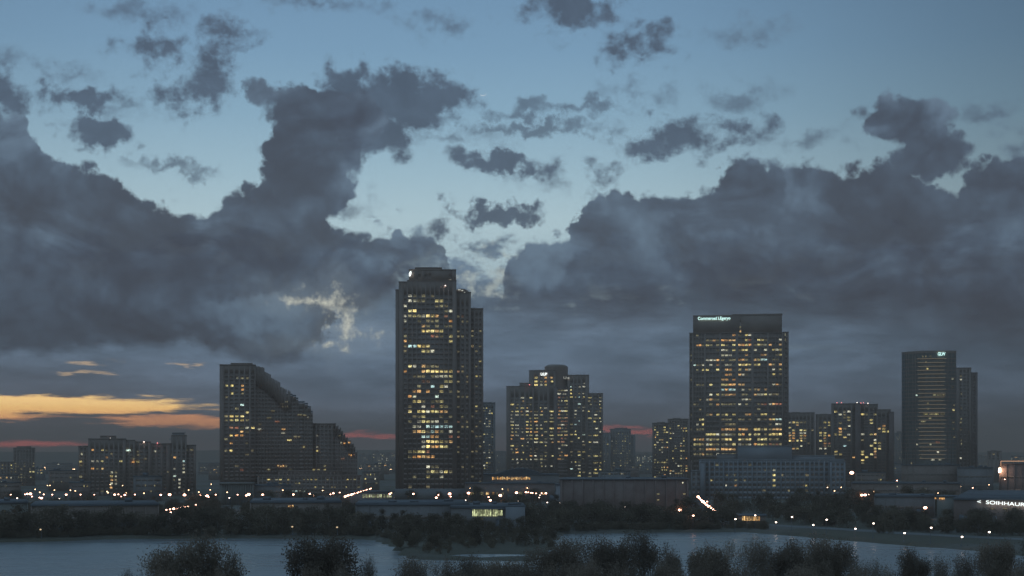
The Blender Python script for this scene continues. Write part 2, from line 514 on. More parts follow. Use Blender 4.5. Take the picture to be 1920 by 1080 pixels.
LIT = {
    'Y': mat('lit_window_yellow', lit_b((0.88, 0.66, 0.22), 2.0)),
    'y': mat('lit_window_soft_yellow', lit_b((0.72, 0.58, 0.20), 1.55)),
    'o': mat('lit_window_orange', lit_b((0.92, 0.44, 0.13), 1.35)),
    'w': mat('lit_window_white', lit_b((0.66, 0.64, 0.50), 1.35)),
    'c': mat('lit_window_cold_white', lit_b((0.50, 0.78, 0.80), 1.55)),
    'd': mat('lit_window_dim', lit_b((0.45, 0.37, 0.19), 0.5)),
    'r': mat('lit_window_reddish', lit_b((0.75, 0.27, 0.16), 0.55)),
    'g': mat('lit_window_pale_green', lit_b((0.72, 0.80, 0.42), 1.1, 1.0)),
    'a': mat('lit_window_amber', lit_b((0.95, 0.45, 0.12), 1.2, 1.0)),
}


def emit(name, color, s, sample='NONE'):
    def b(k, m_):
        m_.cycles.emission_sampling = sample
        e = k.new('ShaderNodeEmission')
        e.inputs[0].default_value = (*color, 1)
        e.inputs[1].default_value = s
        return e.outputs[0]
    return mat(name, b)


M['sign_cyan'] = emit('sign_light_cyan', (0.62, 1.0, 0.96), 1.6)
M['sign_white'] = emit('sign_light_white', (0.9, 1.0, 0.98), 2.0)
M['sign_soft'] = emit('sign_light_soft', (0.85, 0.88, 0.78), 0.7)
M['strip_dim'] = emit('dim_strip_light', (0.55, 0.47, 0.33), 0.28)
M['beacon'] = emit('red_beacon', (1.0, 0.25, 0.25), 3.0)
M['beacon_w'] = emit('white_beacon', (1.0, 0.85, 0.75), 4.0)
M['lamp_warm'] = emit('street_lamp_warm', (1.0, 0.50, 0.34), 12.0, 'FRONT')
M['lamp_white'] = emit('street_lamp_white', (1.0, 0.78, 0.64), 6.0, 'FRONT')
M['lamp_far'] = emit('far_lamp', (1.0, 0.62, 0.34), 7.0)
M['lamp_dim'] = emit('dim_path_lamp', (1.0, 0.74, 0.45), 0.9)
M['flood'] = emit('flood_light', (1.0, 0.7, 0.5), 12.0, 'FRONT')
M['roofline'] = emit('roofline_strip_light', (1.0, 0.55, 0.32), 0.9)


# ------------------------------------------------------------------ meshes and objects
def boxes_mesh(name, boxes):
    """boxes: (x0,x1,y0,y1,z0,z1)"""
    b = np.array(boxes, dtype=np.float64)
    idx = np.array([[0, 2, 4], [1, 2, 4], [1, 3, 4], [0, 3, 4], [0, 2, 5], [1, 2, 5], [1, 3, 5], [0, 3, 5]])
    v = b[:, idx].reshape(-1, 3)
    q = np.array([[0, 3, 2, 1], [4, 5, 6, 7], [0, 1, 5, 4], [1, 2, 6, 5], [2, 3, 7, 6], [3, 0, 4, 7]])
    f = (q[None] + 8 * np.arange(len(b))[:, None, None]).reshape(-1, 4)
    return np_mesh(name, v, f)


def np_mesh(name, v, f, smooth=False):
    me = bpy.data.meshes.new(name)
    v = np.asarray(v, dtype=np.float32)
    f = np.asarray(f, dtype=np.int32)
    k = f.shape[1]
    me.vertices.add(len(v))
    me.vertices.foreach_set('co', v.ravel())
    me.loops.add(f.size)
    me.loops.foreach_set('vertex_index', f.ravel())
    me.polygons.add(len(f))
    me.polygons.foreach_set('loop_start', np.arange(0, f.size, k, dtype=np.int32))
    me.polygons.foreach_set('loop_total', np.full(len(f), k, dtype=np.int32))
    if smooth:
        me.polygons.foreach_set('use_smooth', np.ones(len(f), dtype=bool))
    me.update(calc_edges=True)
    return me


def link(name, me, material=None, parent=None, loc=(0, 0, 0)):
    o = bpy.data.objects.new(name, me)
    COL.objects.link(o)
    if material is not None and len(me.materials) == 0:
        me.materials.append(material)
    o.parent = parent
    o.location = loc
    return o


def tag(o, label, cat, group=None, kind=None):
    if label:
        o['label'] = label
    if cat:
        o['category'] = cat
    if group:
        o['group'] = group
    if kind:
        o['kind'] = kind
    return o


AUTO = []     # things whose label is finished at the end: (object, u, description, group)
MARKS = [(45, 'the small tower', 110), (255, 'the left apartment block', 385), (470, 'the terraced tower', 560),
         (625, 'the terraced tail', 672), (705, 'the red sky streak', 742), (825, 'the tallest tower', 912),
         (1035, 'the tower cluster', 1130), (1170, 'the grey block', 1205), (1250, 'the twin blocks', 1290),
         (1385, 'the office tower', 1477), (1520, 'the square blocks', 1560), (1615, 'the beacon block', 1682),
         (1755, 'the curved glass tower', 1835), (1880, 'the right edge', 9999)]


def mark_of(u):
    for _, name, hi in MARKS:
        if u < hi:
            return name
    return MARKS[-1][1]


ORD = ['first', 'second', 'third', 'fourth', 'fifth', 'sixth', 'seventh', 'eighth', 'ninth', 'tenth', 'eleventh', 'twelfth', 'thirteenth',
       'fourteenth', 'fifteenth', 'sixteenth', 'seventeenth', 'eighteenth', 'nineteenth', 'twentieth']


def auto(o, u, desc, group, cat, prep='below'):
    o['category'] = cat
    o['group'] = group
    AUTO.append((o, u, desc, group, prep))


def finish_labels():
    sets = {}
    for o, u, desc, group, prep in AUTO:
        sets.setdefault((desc, prep, mark_of(u)), []).append((u, o))
    for (desc, prep, mk), lst in sets.items():
        lst.sort(key=lambda q: q[0])
        for i, (u, o) in enumerate(lst):
            if len(lst) == 1:
                o['label'] = f'{desc} {prep} {mk}'
            else:
                which = ORD[i] if i < len(ORD) else ('twenty-' + ORD[i % 20] if i < 29 else f'thirtieth')
                o['label'] = f'{desc} {prep} {mk}, {which} from left'


UNIT = {}


def unit_box(material):
    if material.name not in UNIT:
        me = boxes_mesh('window', [(-0.5, 0.5, -0.5, 0.5, -0.5, 0.5)])
        me.materials.append(material)
        UNIT[material.name] = me
    return UNIT[material.name]


class Building:
    def __init__(self, name, label, cat, px, D, group=None):
        self.o = bpy.data.objects.new(name, None)
        self.o.empty_display_size = 5
        COL.objects.link(self.o)
        self.loc = Vector((X(px, D), D, 0.0))
        self.o.location = self.loc
        # every block faces the lookout, so its flanks stay behind its front
        yaw = math.atan((px - 960.0) / F)
        self.o.rotation_euler = (0, 0, -yaw)
        self.o.scale = (math.cos(yaw), 1, 1)
        if label:
            self.o['label'] = label
        self.o['category'] = cat
        if group:
            self.o['group'] = group
        self.walls = {}
        self.cores = {}
        self.vols = []

    def add(self, store, material, box):
        x0, x1, y0, y1, z0, z1 = box
        lx, ly, lz = self.loc
        store.setdefault(material, []).append((x0 - lx, x1 - lx, y0 - ly, y1 - ly, z0 - lz, z1 - lz))

    def part(self, name, boxes, material, kind=None, parent=None):
        lx, ly, lz = self.loc
        me = boxes_mesh(name, [(a - lx, b - lx, c - ly, d - ly, e - lz, f - lz) for a, b, c, d, e, f in boxes])
        o = link(name, me, M[material] if isinstance(material, str) else material, self.o if parent is None else parent)
        if kind:
            o['kind'] = kind
        return o

    def win(self, px, py, wpx, hpx, D, cls, name='window'):
        # a lit window sits in an opening of the block it belongs to
        if name in ('window', 'terrace_light'):
            for x0, x1, DD, rows, cols in self.vols:
                if x0 <= px <= x1 and abs(DD - D) < 0.45 and rows and cols:
                    r = min(rows, key=lambda q: abs(q - py))
                    if abs(r - py) < 5.2 and name == 'window':
                        py = r
                    c, cw = min(cols, key=lambda q: abs(q[0] - px))
                    if abs(c - px) > cw / 2:
                        px = c
                        wpx = min(wpx, cw)
                    break
        w_ = wpx / F * D
        h_ = hpx / F * D
        o = link(name, unit_box(LIT[cls]), None, self.o, Vector((X(px, D), D - 0.06, Z(py, D))) - self.loc)
        o.scale = (w_, 0.14, h_)
        return o

    def volume(self, x0, x1, ytop, D, depth, cols=(), rows=(), wh=5.0, wall='dark_cladding', core='glass', ybase=None, topfloor=0.0, capping=True):
        """a block seen at pixel columns x0..x1 with its roof at row ytop; cols = [(centre, width)] window bays, rows = row centres"""
        a, b = X(x0, D), X(x1, D)
        self.vols.append((x0, x1, D, list(rows), list(cols)))
        zt = Z(ytop, D)
        z0 = 0.0 if ybase is None else Z(ybase, D)
        self.add(self.cores, core, (a + 0.25, b - 0.25, D + 0.02, D + depth - 0.25, z0, zt - 0.4))
        W = lambda bx: self.add(self.walls, wall, bx)
        rows = sorted(rows)
        # storey bands run round the whole block
        ys = [ytop] + [r for r in rows]
        edges = []
        prev = ytop
        for r in rows:
            edges.append((prev, r - wh / 2))
            prev = r + wh / 2
        zb = z0
        edges.append((prev, HZ + (HC - zb) * F / D))
        for t, bt in edges:
            if bt - t < 0.6:
                continue
            W((a, b, D - 0.22, D + depth, Z(bt, D), Z(t, D)))
        # piers between the bays
        cols = sorted(cols)
        prev = x0
        gaps = []
        for c, cw in cols:
            gaps.append((prev, c - cw / 2))
            prev = c + cw / 2
        gaps.append((prev, x1))
        for g0, g1 in gaps:
            if g1 - g0 < 0.7:
                continue
            ga, gb = X(g0, D), X(g1, D)
            if g0 == x0:
                ga -= 0.06
            if g1 == x1:
                gb += 0.06
            W((ga, gb, D - 0.30, D + 0.4, z0 - 0.01 if z0 else 0.0, zt + 0.05))
        # piers on the flanks
        n = max(2, int(depth / 7))
        for i in range(n + 1):
            yy = D + 0.45 + (depth - 1.6) * i / n
            for sx in (a, b):
                W((sx - 0.08, sx + 0.08, yy, yy + 1.1, z0, zt - 0.05))
        if capping:
            W((a - 0.15, b + 0.15, D - 0.4, D + depth + 0.15, zt - 0.02, zt + 0.7))

    def finish(self):
        n1 = len(self.walls)
        for m_, bx in self.walls.items():
            link('wall', boxes_mesh('wall', bx), M[m_], self.o)
        for m_, bx in self.cores.items():
            link('glazing', boxes_mesh('glazing', bx), M[m_], self.o)

    def text(self, s, px, py, hpx, wpx, D, material, name='sign_letters', y_off=-0.75, bold=0.0, slope=0.0):
        cu = bpy.data.curves.new(name, 'FONT')
        cu.body = s
        cu.size = 1.0
        cu.align_x = 'CENTER'
        cu.align_y = 'CENTER'
        cu.extrude = 0.12
        cu.offset = bold
        cu.materials.append(M[material])
        o = bpy.data.objects.new(name, cu)
        COL.objects.link(o)
        o.name = name + '_curve'
        bpy.context.view_layer.update()
        dim = o.dimensions.copy()
        o.scale = (wpx / F * D / max(dim.x, 1e-3), hpx / F * D / max(dim.y, 1e-3), 1.0)
        o.rotation_euler = (math.radians(90), slope, 0)
        me = bpy.data.meshes.new_from_object(o)
        me.name = name
        sc, ro = o.scale.copy(), o.rotation_euler.copy()
        bpy.data.objects.remove(o)
        bpy.data.curves.remove(cu)
        o = link(name, me, None, self.o, Vector((X(px, D), D + y_off, Z(py, D))) - self.loc)
        o.scale, o.rotation_euler = sc, ro
        return o


def pick(s):
    return random.choice(s)

# ================================================================== ground, lake, hills, road
def interp(x, pts):
    return float(np.interp(x, [p[0] for p in pts], [p[1] for p in pts]))


WATER_Z = -1.0
# far shore: pixel column -> distance
def d_of(py, z=WATER_Z):
    return (HC - z) * F / (py - HZ)


SHORE = [(-400, d_of(1018)), (0, d_of(1018)), (120, d_of(1015)), (240, d_of(1011)), (560, d_of(1010)), (690, d_of(1012)), (735, d_of(1026)),
         (745, d_of(1040)), (770, d_of(1050)), (850, d_of(1052)), (1000, d_of(1054)), (1036, d_of(1040)), (1048, d_of(1010)), (1052, d_of(1003)),
         (1150, d_of(1000)), (1400, d_of(998)), (1480, d_of(1004)), (1560, d_of(1013)), (1700, d_of(1024)), (1820, d_of(1033)), (1925, d_of(1044)),
         (2300, d_of(1060))]


def snoise(x, y, s, seed=0.0):
    return (np.sin(x * s + 1.3 * seed) * np.cos(y * s * 1.17 + seed) + 0.5 * np.sin(x * s * 2.3 + y * s * 1.9 + seed * 2)
            + 0.3 * np.cos(x * s * 4.7 - y * s * 3.9 + seed * 3)) / 1.8


def land_height(x, y):
    """vectorised ground height in metres"""
    u = 960 + x / np.maximum(y, 1.0) * F
    far = np.interp(u, [p[0] for p in SHORE], [p[1] for p in SHORE])
    far = far + snoise(x, y, 0.06, 2.0) * 4.0
    near = 330.0 + snoise(x, y, 0.03, 5.0) * 8.0
    # inside the lake both are positive
    d = np.minimum(far - y, y - near)
    # small inlet behind the point
    pool = 1.0 - np.sqrt(((u - 925) / 75.0) ** 2 + ((y - 432.0) / 9.0) ** 2)
    d = np.maximum(d, pool * 9.0)
    ang_ok = (y > 60) & (np.abs(x) < 1500)
    d = np.where(ang_ok, d, -50.0)
    t = np.clip((d + 7.0) / 14.0, 0, 1)
    t = t * t * (3 - 2 * t)
    z = -3.2 * t
    # the hill the camera looks from
    r = np.sqrt((x * 0.55) ** 2 + np.minimum(y, 400.0) ** 2)
    k = np.clip((190.0 - r) / 170.0, 0, 1)
    z = z + 22.6 * k * k * (3 - 2 * k)
    return z


def axis(parts):
    out = []
    for a, b, s in parts:
        out.extend(np.arange(a, b, s).tolist())
    out.append(parts[-1][1])
    return np.array(out)


gx = axis([(-9000, -1500, 750), (-1500, -300, 60), (-300, 300, 3.0), (300, 1500, 60), (1500, 9000, 750)])
gy = axis([(-9000, -300, 870), (-300, 300, 15), (300, 600, 2.5), (600, 1200, 60), (1200, 9000, 600)])
XX, YY = np.meshgrid(gx, gy)
ZZ = land_height(XX, YY)
nx, ny = len(gx), len(gy)
V = np.stack([XX.ravel(), YY.ravel(), ZZ.ravel()], 1)
ii, jj = np.meshgrid(np.arange(nx - 1), np.arange(ny - 1))
a0 = (jj * nx + ii).ravel()
FQ = np.stack([a0, a0 + 1, a0 + nx + 1, a0 + nx], 1)


def ground_b(k, m_):
    pos = k.new('ShaderNodeNewGeometry').outputs['Position']
    n1 = k.noise(pos, 0.012, 5, 0.6)
    n2 = k.noise(pos, 0.25, 4, 0.6)
    grass = k.mix(n2, (0.12, 0.105, 0.07, 1), (0.19, 0.165, 0.12, 1))
    earth = k.mix(n2, (0.16, 0.14, 0.115, 1), (0.26, 0.235, 0.20, 1))
    col = k.mix(k.smooth(n1, 0.42, 0.58), grass, earth)
    bmp = k.new('ShaderNodeBump')
    bmp.inputs['Strength'].default_value = 0.6
    bmp.inputs['Distance'].default_value = 0.4
    k.put(bmp.inputs['Height'], n2)
    return principled(k, col, 0.95, 0.2, 0, bmp.outputs[0])


M['ground'] = mat('ground_grass_earth', ground_b)
g = link('ground', np_mesh('ground', V, FQ, True), M['ground'])
tag(g, None, None, None, 'structure')


def water_b(k, m_):
    pos = k.new('ShaderNodeNewGeometry').outputs['Position']
    n1 = k.noise(k.v('MULTIPLY', pos, (0.35, 1.0, 1.0)), 0.5, 4, 0.6)
    n2 = k.noise(k.v('MULTIPLY', pos, (0.4, 1.0, 1.0)), 0.02, 3, 0.5)
    n3 = k.noise(k.v('MULTIPLY', pos, (0.03, 0.35, 1.0)), 1.0, 3, 0.6)
    bmp = k.new('ShaderNodeBump')
    bmp.inputs['Strength'].default_value = 0.8
    bmp.inputs['Distance'].default_value = 0.16
    k.put(bmp.inputs['Height'], n1)
    # wind-ruffled lanes are rougher than calm ones
    rough = k.m('ADD', k.m('MULTIPLY_ADD', k.smooth(n2, 0.35, 0.65), 0.08, 0.24), k.m('MULTIPLY', k.smooth(n3, 0.45, 0.7), 0.14))
    return principled(k, (0.27, 0.27, 0.26, 1), rough, 1.0, 0, bmp.outputs[0])


M['water'] = mat('lake_water', water_b)
wm = np_mesh('lake', [(-1490, 70, WATER_Z), (1490, 70, WATER_Z), (1490, 900, WATER_Z), (-1490, 900, WATER_Z)], [(0, 1, 2, 3)])
tag(link('lake', wm, M['water']), None, None, None, 'structure')

# hills all round the horizon
hv, hf = [], []
NS = 240
for ring, (rad, base) in enumerate([(6300, -2), (6900, 1), (7500, 1), (8300, 1)]):
    for i in range(NS):
        t = 2 * math.pi * i / NS
        u_ = math.degrees(math.atan2(math.sin(t), math.cos(t)))
        amp = 0.55 + 0.22 * math.sin(3 * t + 0.6) + 0.14 * math.sin(11 * t + 2.0) + 0.07 * math.sin(29 * t)
        top = 46 + 26 * amp if ring in (1, 2) else 0
        if ring == 1:
            top *= 0.75
        if ring == 2:
            top *= 1.0 if u_ < -3 else 0.82
        hv.append((rad * math.sin(t), rad * math.cos(t), base + top))
for ring in range(3):
    for i in range(NS):
        j = (i + 1) % NS
        hf.append((ring * NS + i, (ring + 1) * NS + i, (ring + 1) * NS + j, ring * NS + j))
M['hill'] = mat('wooded_hill', weathered((0.05, 0.06, 0.045), (0.09, 0.10, 0.07), 0.01))
tag(link('hills', np_mesh('hills', hv, hf, True), M['hill']), None, None, None, 'structure')


def ribbon(name, pts, width, z, material):
    """a road along (pixel column, distance) points"""
    P = [Vector((X(u, D), D, 0)) for u, D in pts]
    vs, fs = [], []
    for i, p in enumerate(P):
        d = (P[min(i + 1, len(P) - 1)] - P[max(i - 1, 0)]).normalized()
        nrm = Vector((-d.y, d.x, 0)) * width / 2
        for q in (p + nrm, p - nrm):
            vs.append((q.x, q.y, z))
    for i in range(len(P) - 1):
        fs.append((2 * i, 2 * i + 1, 2 * i + 3, 2 * i + 2))
    o = link(name, np_mesh(name, vs, fs), M[material])
    tag(o, None, None, None, 'structure')
    return o


M['asphalt'] = mat('asphalt', weathered((0.05, 0.05, 0.05), (0.09, 0.09, 0.09), 0.1))
M['path_conc'] = mat('pale_path_concrete', weathered((0.20, 0.18, 0.16), (0.28, 0.26, 0.24), 0.08))
ribbon('shore_path', [(1380, 640), (1455, 606), (1525, 590), (1604, 568), (1696, 543), (1804, 522), (1925, 502), (2100, 480)], 11, 0.05, 'path_conc')
ribbon('city_road', [(-300, 765), (200, 772), (600, 775), (1060, 772)], 14, 0.06, 'asphalt')
ribbon('avenue', [(1350, 610), (1335, 690), (1322, 790), (1308, 930), (1300, 1150)], 13, 0.064, 'asphalt')
ribbon('avenue', [(640, 735), (668, 830), (700, 960), (715, 1200)], 12, 0.068, 'asphalt')

# dusk air
hz = bpy.data.materials.new('haze')
hz.use_nodes = True
for nd in list(hz.node_tree.nodes):
    hz.node_tree.nodes.remove(nd)
hk = NT(hz.node_tree)
pv = hk.new('ShaderNodeVolumePrincipled')
pv.inputs['Color'].default_value = (1.0, 0.74, 0.58, 1)
pv.inputs['Density'].default_value = 0.00025
ho = hk.new('ShaderNodeOutputMaterial')
hk.l.new(pv.outputs[0], ho.inputs['Volume'])
hb = link('haze', boxes_mesh('haze', [(-9400, 9400, -9400, 9400, -5, 190)]), hz)
tag(hb, None, None, None, 'stuff')

# ================================================================== towers
def lit_map(b, D, cols, rows, m_, wpx, hpx):
    for r, line in zip(rows, m_):
        for c, ch in zip(cols, line):
            if ch in LIT:
                b.win(c + random.uniform(-0.25, 0.25), r, wpx, hpx, D, ch)


def random_windows(b, D, cols, rows, prob, classes, hpx, limit=300, seed=1, cluster=0.5):
    rr = random.Random(seed)
    n = 0
    for j, r in enumerate(rows):
        rowp = rr.uniform(1 - cluster, 1 + cluster)
        for i, (c, cw) in enumerate(cols):
            cp = rowp * (1 + 0.35 * math.sin(i * 2.1 + seed + j * 0.35))
            if rr.random() < prob * cp and n < limit:
                ch = rr.choice(classes)
                ww = cw * rr.choice((1.0, 1.0, 0.6, 0.45))
                b.win(c + (cw - ww) / 2 * rr.choice((-1, 0, 1)), r, ww, hpx * rr.uniform(0.7, 1.0), D, ch)
                n += 1


def fr(a, step, n):
    return [a + step * i for i in range(n)]


# ---- the tallest tower -----------------------------------------------------------------
D2 = 1000.0
b = Building('residential_tower', 'tallest dark tower with stepped crown and many scattered yellow, orange and white windows', 'tower', 825, D2)
R2 = fr(554.7, 9.42, 40)
C2 = [751.5, 760, 768.6, 777.4, 786, 794, 802.5, 811, 819.2, 827.8, 836.5, 845]
b.volume(742, 757, 545, D2 + 1.2, 30, [(751.5, 5.2)], R2, 5.0)
b.volume(748, 776, 530, D2 + 0.6, 30, [(760, 5.2), (768.6, 6.0)], R2, 5.0)
b.volume(764, 855.5, 527, D2, 32, [(c, 6.6) for c in C2[2:]], R2, 5.2)
b.volume(767, 855, 507, D2 + 1.0, 24, [(787, 5), (799, 5), (806, 5), (845, 6)], [518.5, 526], 4.2, ybase=527.6)
b.volume(779, 829, 503.5, D2 + 4, 16, ybase=507.8)
b.volume(852, 883.5, 549, D2 + 5, 26, [(860, 4.5), (868, 4.5), (876.5, 4.5)], fr(574, 9.42, 38), 4.6)
b.volume(880, 907.3, 579.5, D2 + 9, 24, [(887, 4.5), (894.5, 4.5), (901.5, 4.5)], fr(592, 9.42, 36), 4.6)
MAP2 = ["..wd.d.d....", "..wwdd..yy..", ".w......ddd.", "..yY......dw", ".wdydwYYo.r.", "dw..d.ddd..o", ".....od.d.dd", ".....YYYoy..", "dd.....rrd.y",
        ".od........y", "ddccYYY.....", ".d...yyw....", "............", "d...........", "..yw.oddd...", "do...oYYYYYY", "w..ddd.dwwwy", ".....rr...yy",
        "....d..c.yw.", "d..oo.o..Y.d", "y.ow....c...", "...yYd.ddy..", "..d..w.r.yd.", "..Y.yYwyyoo.", "...ddy...d.d", "..d.wyyww.d.",
        "...ww.cccccc", "...ooYdcod.w", "d....ccoo..r", ".....wYYYydo", ".....wYooyy.", "..dyyyr.....", "..dooooo....", "............",
        "......wdd...", "......dydwyd", "...d..y..w..", "............", "..d...d.....", "............"]
lit_map(b, D2 + 1.2, C2[:1], R2, [m_[:1] for m_ in MAP2], 5.0, 4.6)
lit_map(b, D2 + 0.6, C2[1:2], R2, [m_[1:2] for m_ in MAP2], 5.0, 4.6)
lit_map(b, D2, C2[2:], R2, [m_[2:] for m_ in MAP2], 6.2, 4.8)
for (px, py, ch) in [(787, 526, 'd'), (806, 537.5, 'y'), (844, 525.5, 'w'), (813, 544, 'd')]:
    b.win(px, py, 4.5, 3.0, D2, ch)
rr = random.Random(5)
for i in range(34):
    x_ = rr.choice([860, 868, 876.5])
    b.win(x_, 574 + 9.42 * rr.randint(2, 34), 4.2, 3.2, D2 + 5, rr.choice('ddddr'))
for i in range(30):
    x_ = rr.choice([887, 894.5, 901.5])
    b.win(x_, 592 + 9.42 * rr.randint(1, 33), 4.2, 3.0, D2 + 9, rr.choice('dddddy'))
b.win(884.5, 650, 2.0, 5.5, D2 + 8.9, 'r')
# oval light sign on the crown and the arched glass roof lights
def disc(b, name, px, py, rx, ry, D, material, thick=0.4, ring=None):
    vs, fs = [], []
    n = 20
    for k_ in range(2):
        for i in range(n):
            t = 2 * math.pi * i / n
            vs.append((rx / F * D * math.cos(t), -thick * k_, ry / F * D * math.sin(t)))
    for i in range(n):
        j = (i + 1) % n
        fs.append((i, j, n + j, n + i))
    me = bpy.data.meshes.new(name)
    me.from_pydata(vs, [], fs + [tuple(range(n, 2 * n)), tuple(reversed(range(n)))])
    return link(name, me, M[material] if isinstance(material, str) else material, b.o, Vector((X(px, D), D - 0.5, Z(py, D))) - b.loc)


o_ = disc(b, 'oval_sign', 769.2, 513.8, 2.1, 5.2, D2, 'sign_white')
o_.rotation_euler = (0, math.radians(14), 0)
arch = []
for i in range(9):
    t0, t1 = math.pi * (0.86 - i * 0.085), math.pi * (0.86 - (i + 1) * 0.085)
    xa, xb = 866 + 14.5 * math.cos(t0), 866 + 14.5 * math.cos(t1)
    yt = 549.5 - 8.5 * math.sin((t0 + t1) / 2)
    arch.append((X(xa, D2 + 6), X(xb, D2 + 6), D2 + 6, D2 + 24, Z(549.5, D2 + 6), Z(yt, D2 + 6)))
b.part('arched_roof', arch, 'dark_cladding')
for i, (px, py, wd) in enumerate([(862, 541.6, 5), (867.5, 543, 3.5), (872, 546.5, 2.4)]):
    b.part('roof_light', [(X(px - wd / 2, D2 + 5), X(px + wd / 2, D2 + 5), D2 + 4.6, D2 + 5.2, Z(py + 0.7, D2), Z(py - 0.7, D2))], 'sign_soft')
b.part('roof_plant', [(X(784, D2 + 8), X(822, D2 + 8), D2 + 8, D2 + 16, Z(503.5, D2 + 8) + .7, Z(501, D2 + 8))], 'concrete')
b.part('railing', [(X(q, D2 + 10), X(q, D2 + 10) + .15, D2 + 10, D2 + 10.2, Z(579.5, D2 + 10) + .7, Z(576.6 - (i % 3), D2 + 10)) for i, q in enumerate(range(886, 896, 2))], 'metal')
b.part('beacon', [(X(834, D2), X(835.8, D2), D2 - .9, D2 - .35, Z(536.2, D2), Z(535, D2))], 'beacon_w')
b.part('entrance_podium', [(X(738, D2 - 12), X(912, D2 - 12), D2 - 12, D2 - 0.5, 0, 6.5)], 'concrete')
b.finish()

# ---- small tower behind its right edge -----------------------------------------------
D = 1320.0
b = Building('slim_tower', 'slim grey tower with small white windows tucked behind the right edge of the tallest tower', 'tower', 917, D)
cols = [(908, 3.4), (913, 3.4), (918, 3.4), (923, 3.4)]
rows = fr(765, 4.9, 26)
b.volume(903, 928.5, 756, D, 22, cols, rows, 2.6, 'grey_panel')
b.part('roof_plant', [(X(908, D), X(922, D), D + 4, D + 12, Z(756, D) + .7, Z(753.5, D))], 'grey_panel')
random_windows(b, D, cols, rows, 0.33, 'ddwwy', 2.4, seed=4)
b.finish()

# ---- terraced tower with the sloping skyline ------------------------------------------
D1 = 950.0
b = Building('terraced_tower', 'dark tower whose right side steps down in a long slope of finned terraces', 'tower', 520, D1)
R1 = fr(702, 7.15, 32)
C1 = [424.5, 434.5, 444, 454, 463.5, 474]
b.volume(412.5, 479, 686, D1, 28, [(c, 6.6) for c in C1], R1, 4.0, 'dark_cladding')
b.volume(436, 476, 683.3, D1 + 6, 18, ybase=686.5)
L1 = {(447, 706): 'w', (455, 710.5): 'd', (465, 710.5): 'd', (426.5, 725.5): 'y', (436.5, 725.5): 'y', (456, 725.5): 'o', (456, 732.7): 'o', (436.8, 740): 'y',
      (456, 740): 'd', (426, 745): 'd', (454.5, 758): 'c', (444.5, 765): 'd', (464.5, 771.5): 'y', (425, 778): 'd', (434.5, 778): 'Y', (444.5, 778): 'y',
      (454.5, 778): 'Y', (434.5, 785): 'y', (444.5, 785): 'y', (454.5, 785): 'Y', (464.5, 785.2): 'd', (425, 785): 'd', (434, 803): 'r', (444, 803): 'r',
      (454, 803): 'd', (463.5, 803.5): 'w', (474.5, 804): 'Y', (486.5, 804.5): 'w', (453, 810): 'o', (463.5, 810): 'd', (433, 816.7): 'Y',
      (443.5, 816.7): 'o', (453, 816.7): 'o', (423.5, 824.5): 'd', (433, 834.2): 'o', (423, 841.5): 'd', (432.5, 841.5): 'y', (472.5, 842): 'd', (462, 831.5): 'd',
      (440, 872): 'd', (453, 878): 'r', (460, 850): 'd'}
for (px, py), ch in L1.items():
    b.win(px, py, 6.4, 3.6, D1, ch)
# stepped slices: (x0, x1, roof row)
steps = [(479, 485, 696), (485, 491, 700), (491, 497, 704), (497, 503, 709), (503, 509, 715), (509, 515, 719), (515, 521, 725), (521, 527, 731), (527, 533, 737),
         (533, 540, 743), (540, 549, 742), (549, 556, 744), (556, 560, 749), (560, 572, 756), (572, 578, 759), (578, 584, 765), (584, 587, 774)]
for i, (x0, x1, yt) in enumerate(steps):
    dd = D1 + 1.5 + (i % 2) * 0.1
    rows = [r for r in R1 if r > yt + 6]
    b.volume(x0, x1, yt, dd, 26, [((x0 + x1) / 2, max(2.2, (x1 - x0) - 1.6))], rows, 3.2, 'dark_cladding', capping=False)
    if i < 11:
        for q in (0.0, 3.0):
            hgt = 10.0 + (i * 7 % 5) * 1.4
            b.part('terrace_fin', [(X(x0 + q, dd), X(x0 + q, dd) + 0.8, dd - 1.2, dd + 14, Z(yt, dd) - 8, Z(yt - hgt + q * .5, dd))], 'dark_cladding')
    b.part('terrace_railing', [(X(x0, dd), X(x1, dd), dd - 0.9, dd - 0.6, Z(yt, dd) + 0.3, Z(yt, dd) + 1.2)], 'metal')
steps2 = [(587, 632, 795.5), (632, 637, 799), (637, 642, 804), (642, 646, 808), (646, 650, 815), (650, 655, 820), (655, 661, 826), (661, 666, 832), (666, 670, 838), (670, 674, 847)]
R1b = fr(802, 7.15, 18)
for i, (x0, x1, yt) in enumerate(steps2):
    dd = D1 + 6 + (i % 2) * 0.1
    rows = [r for r in R1b if r > yt + 5]
    cw = (x1 - x0)
    cols = [(x0 + 5 + 7.5 * j, 5) for j in range(6)] if cw > 20 else [((x0 + x1) / 2, max(2, cw - 2.2))]
    b.volume(x0, x1, yt, dd, 24, cols, rows, 3.8, 'dark_cladding', capping=(cw > 20))
    if 0 < i < 9:
        b.part('terrace_fin', [(X(x0, dd), X(x0, dd) + 0.35, dd - 1.2, dd + 12, Z(yt, dd) - 6, Z(yt - 6.5, dd))], 'dark_cladding')
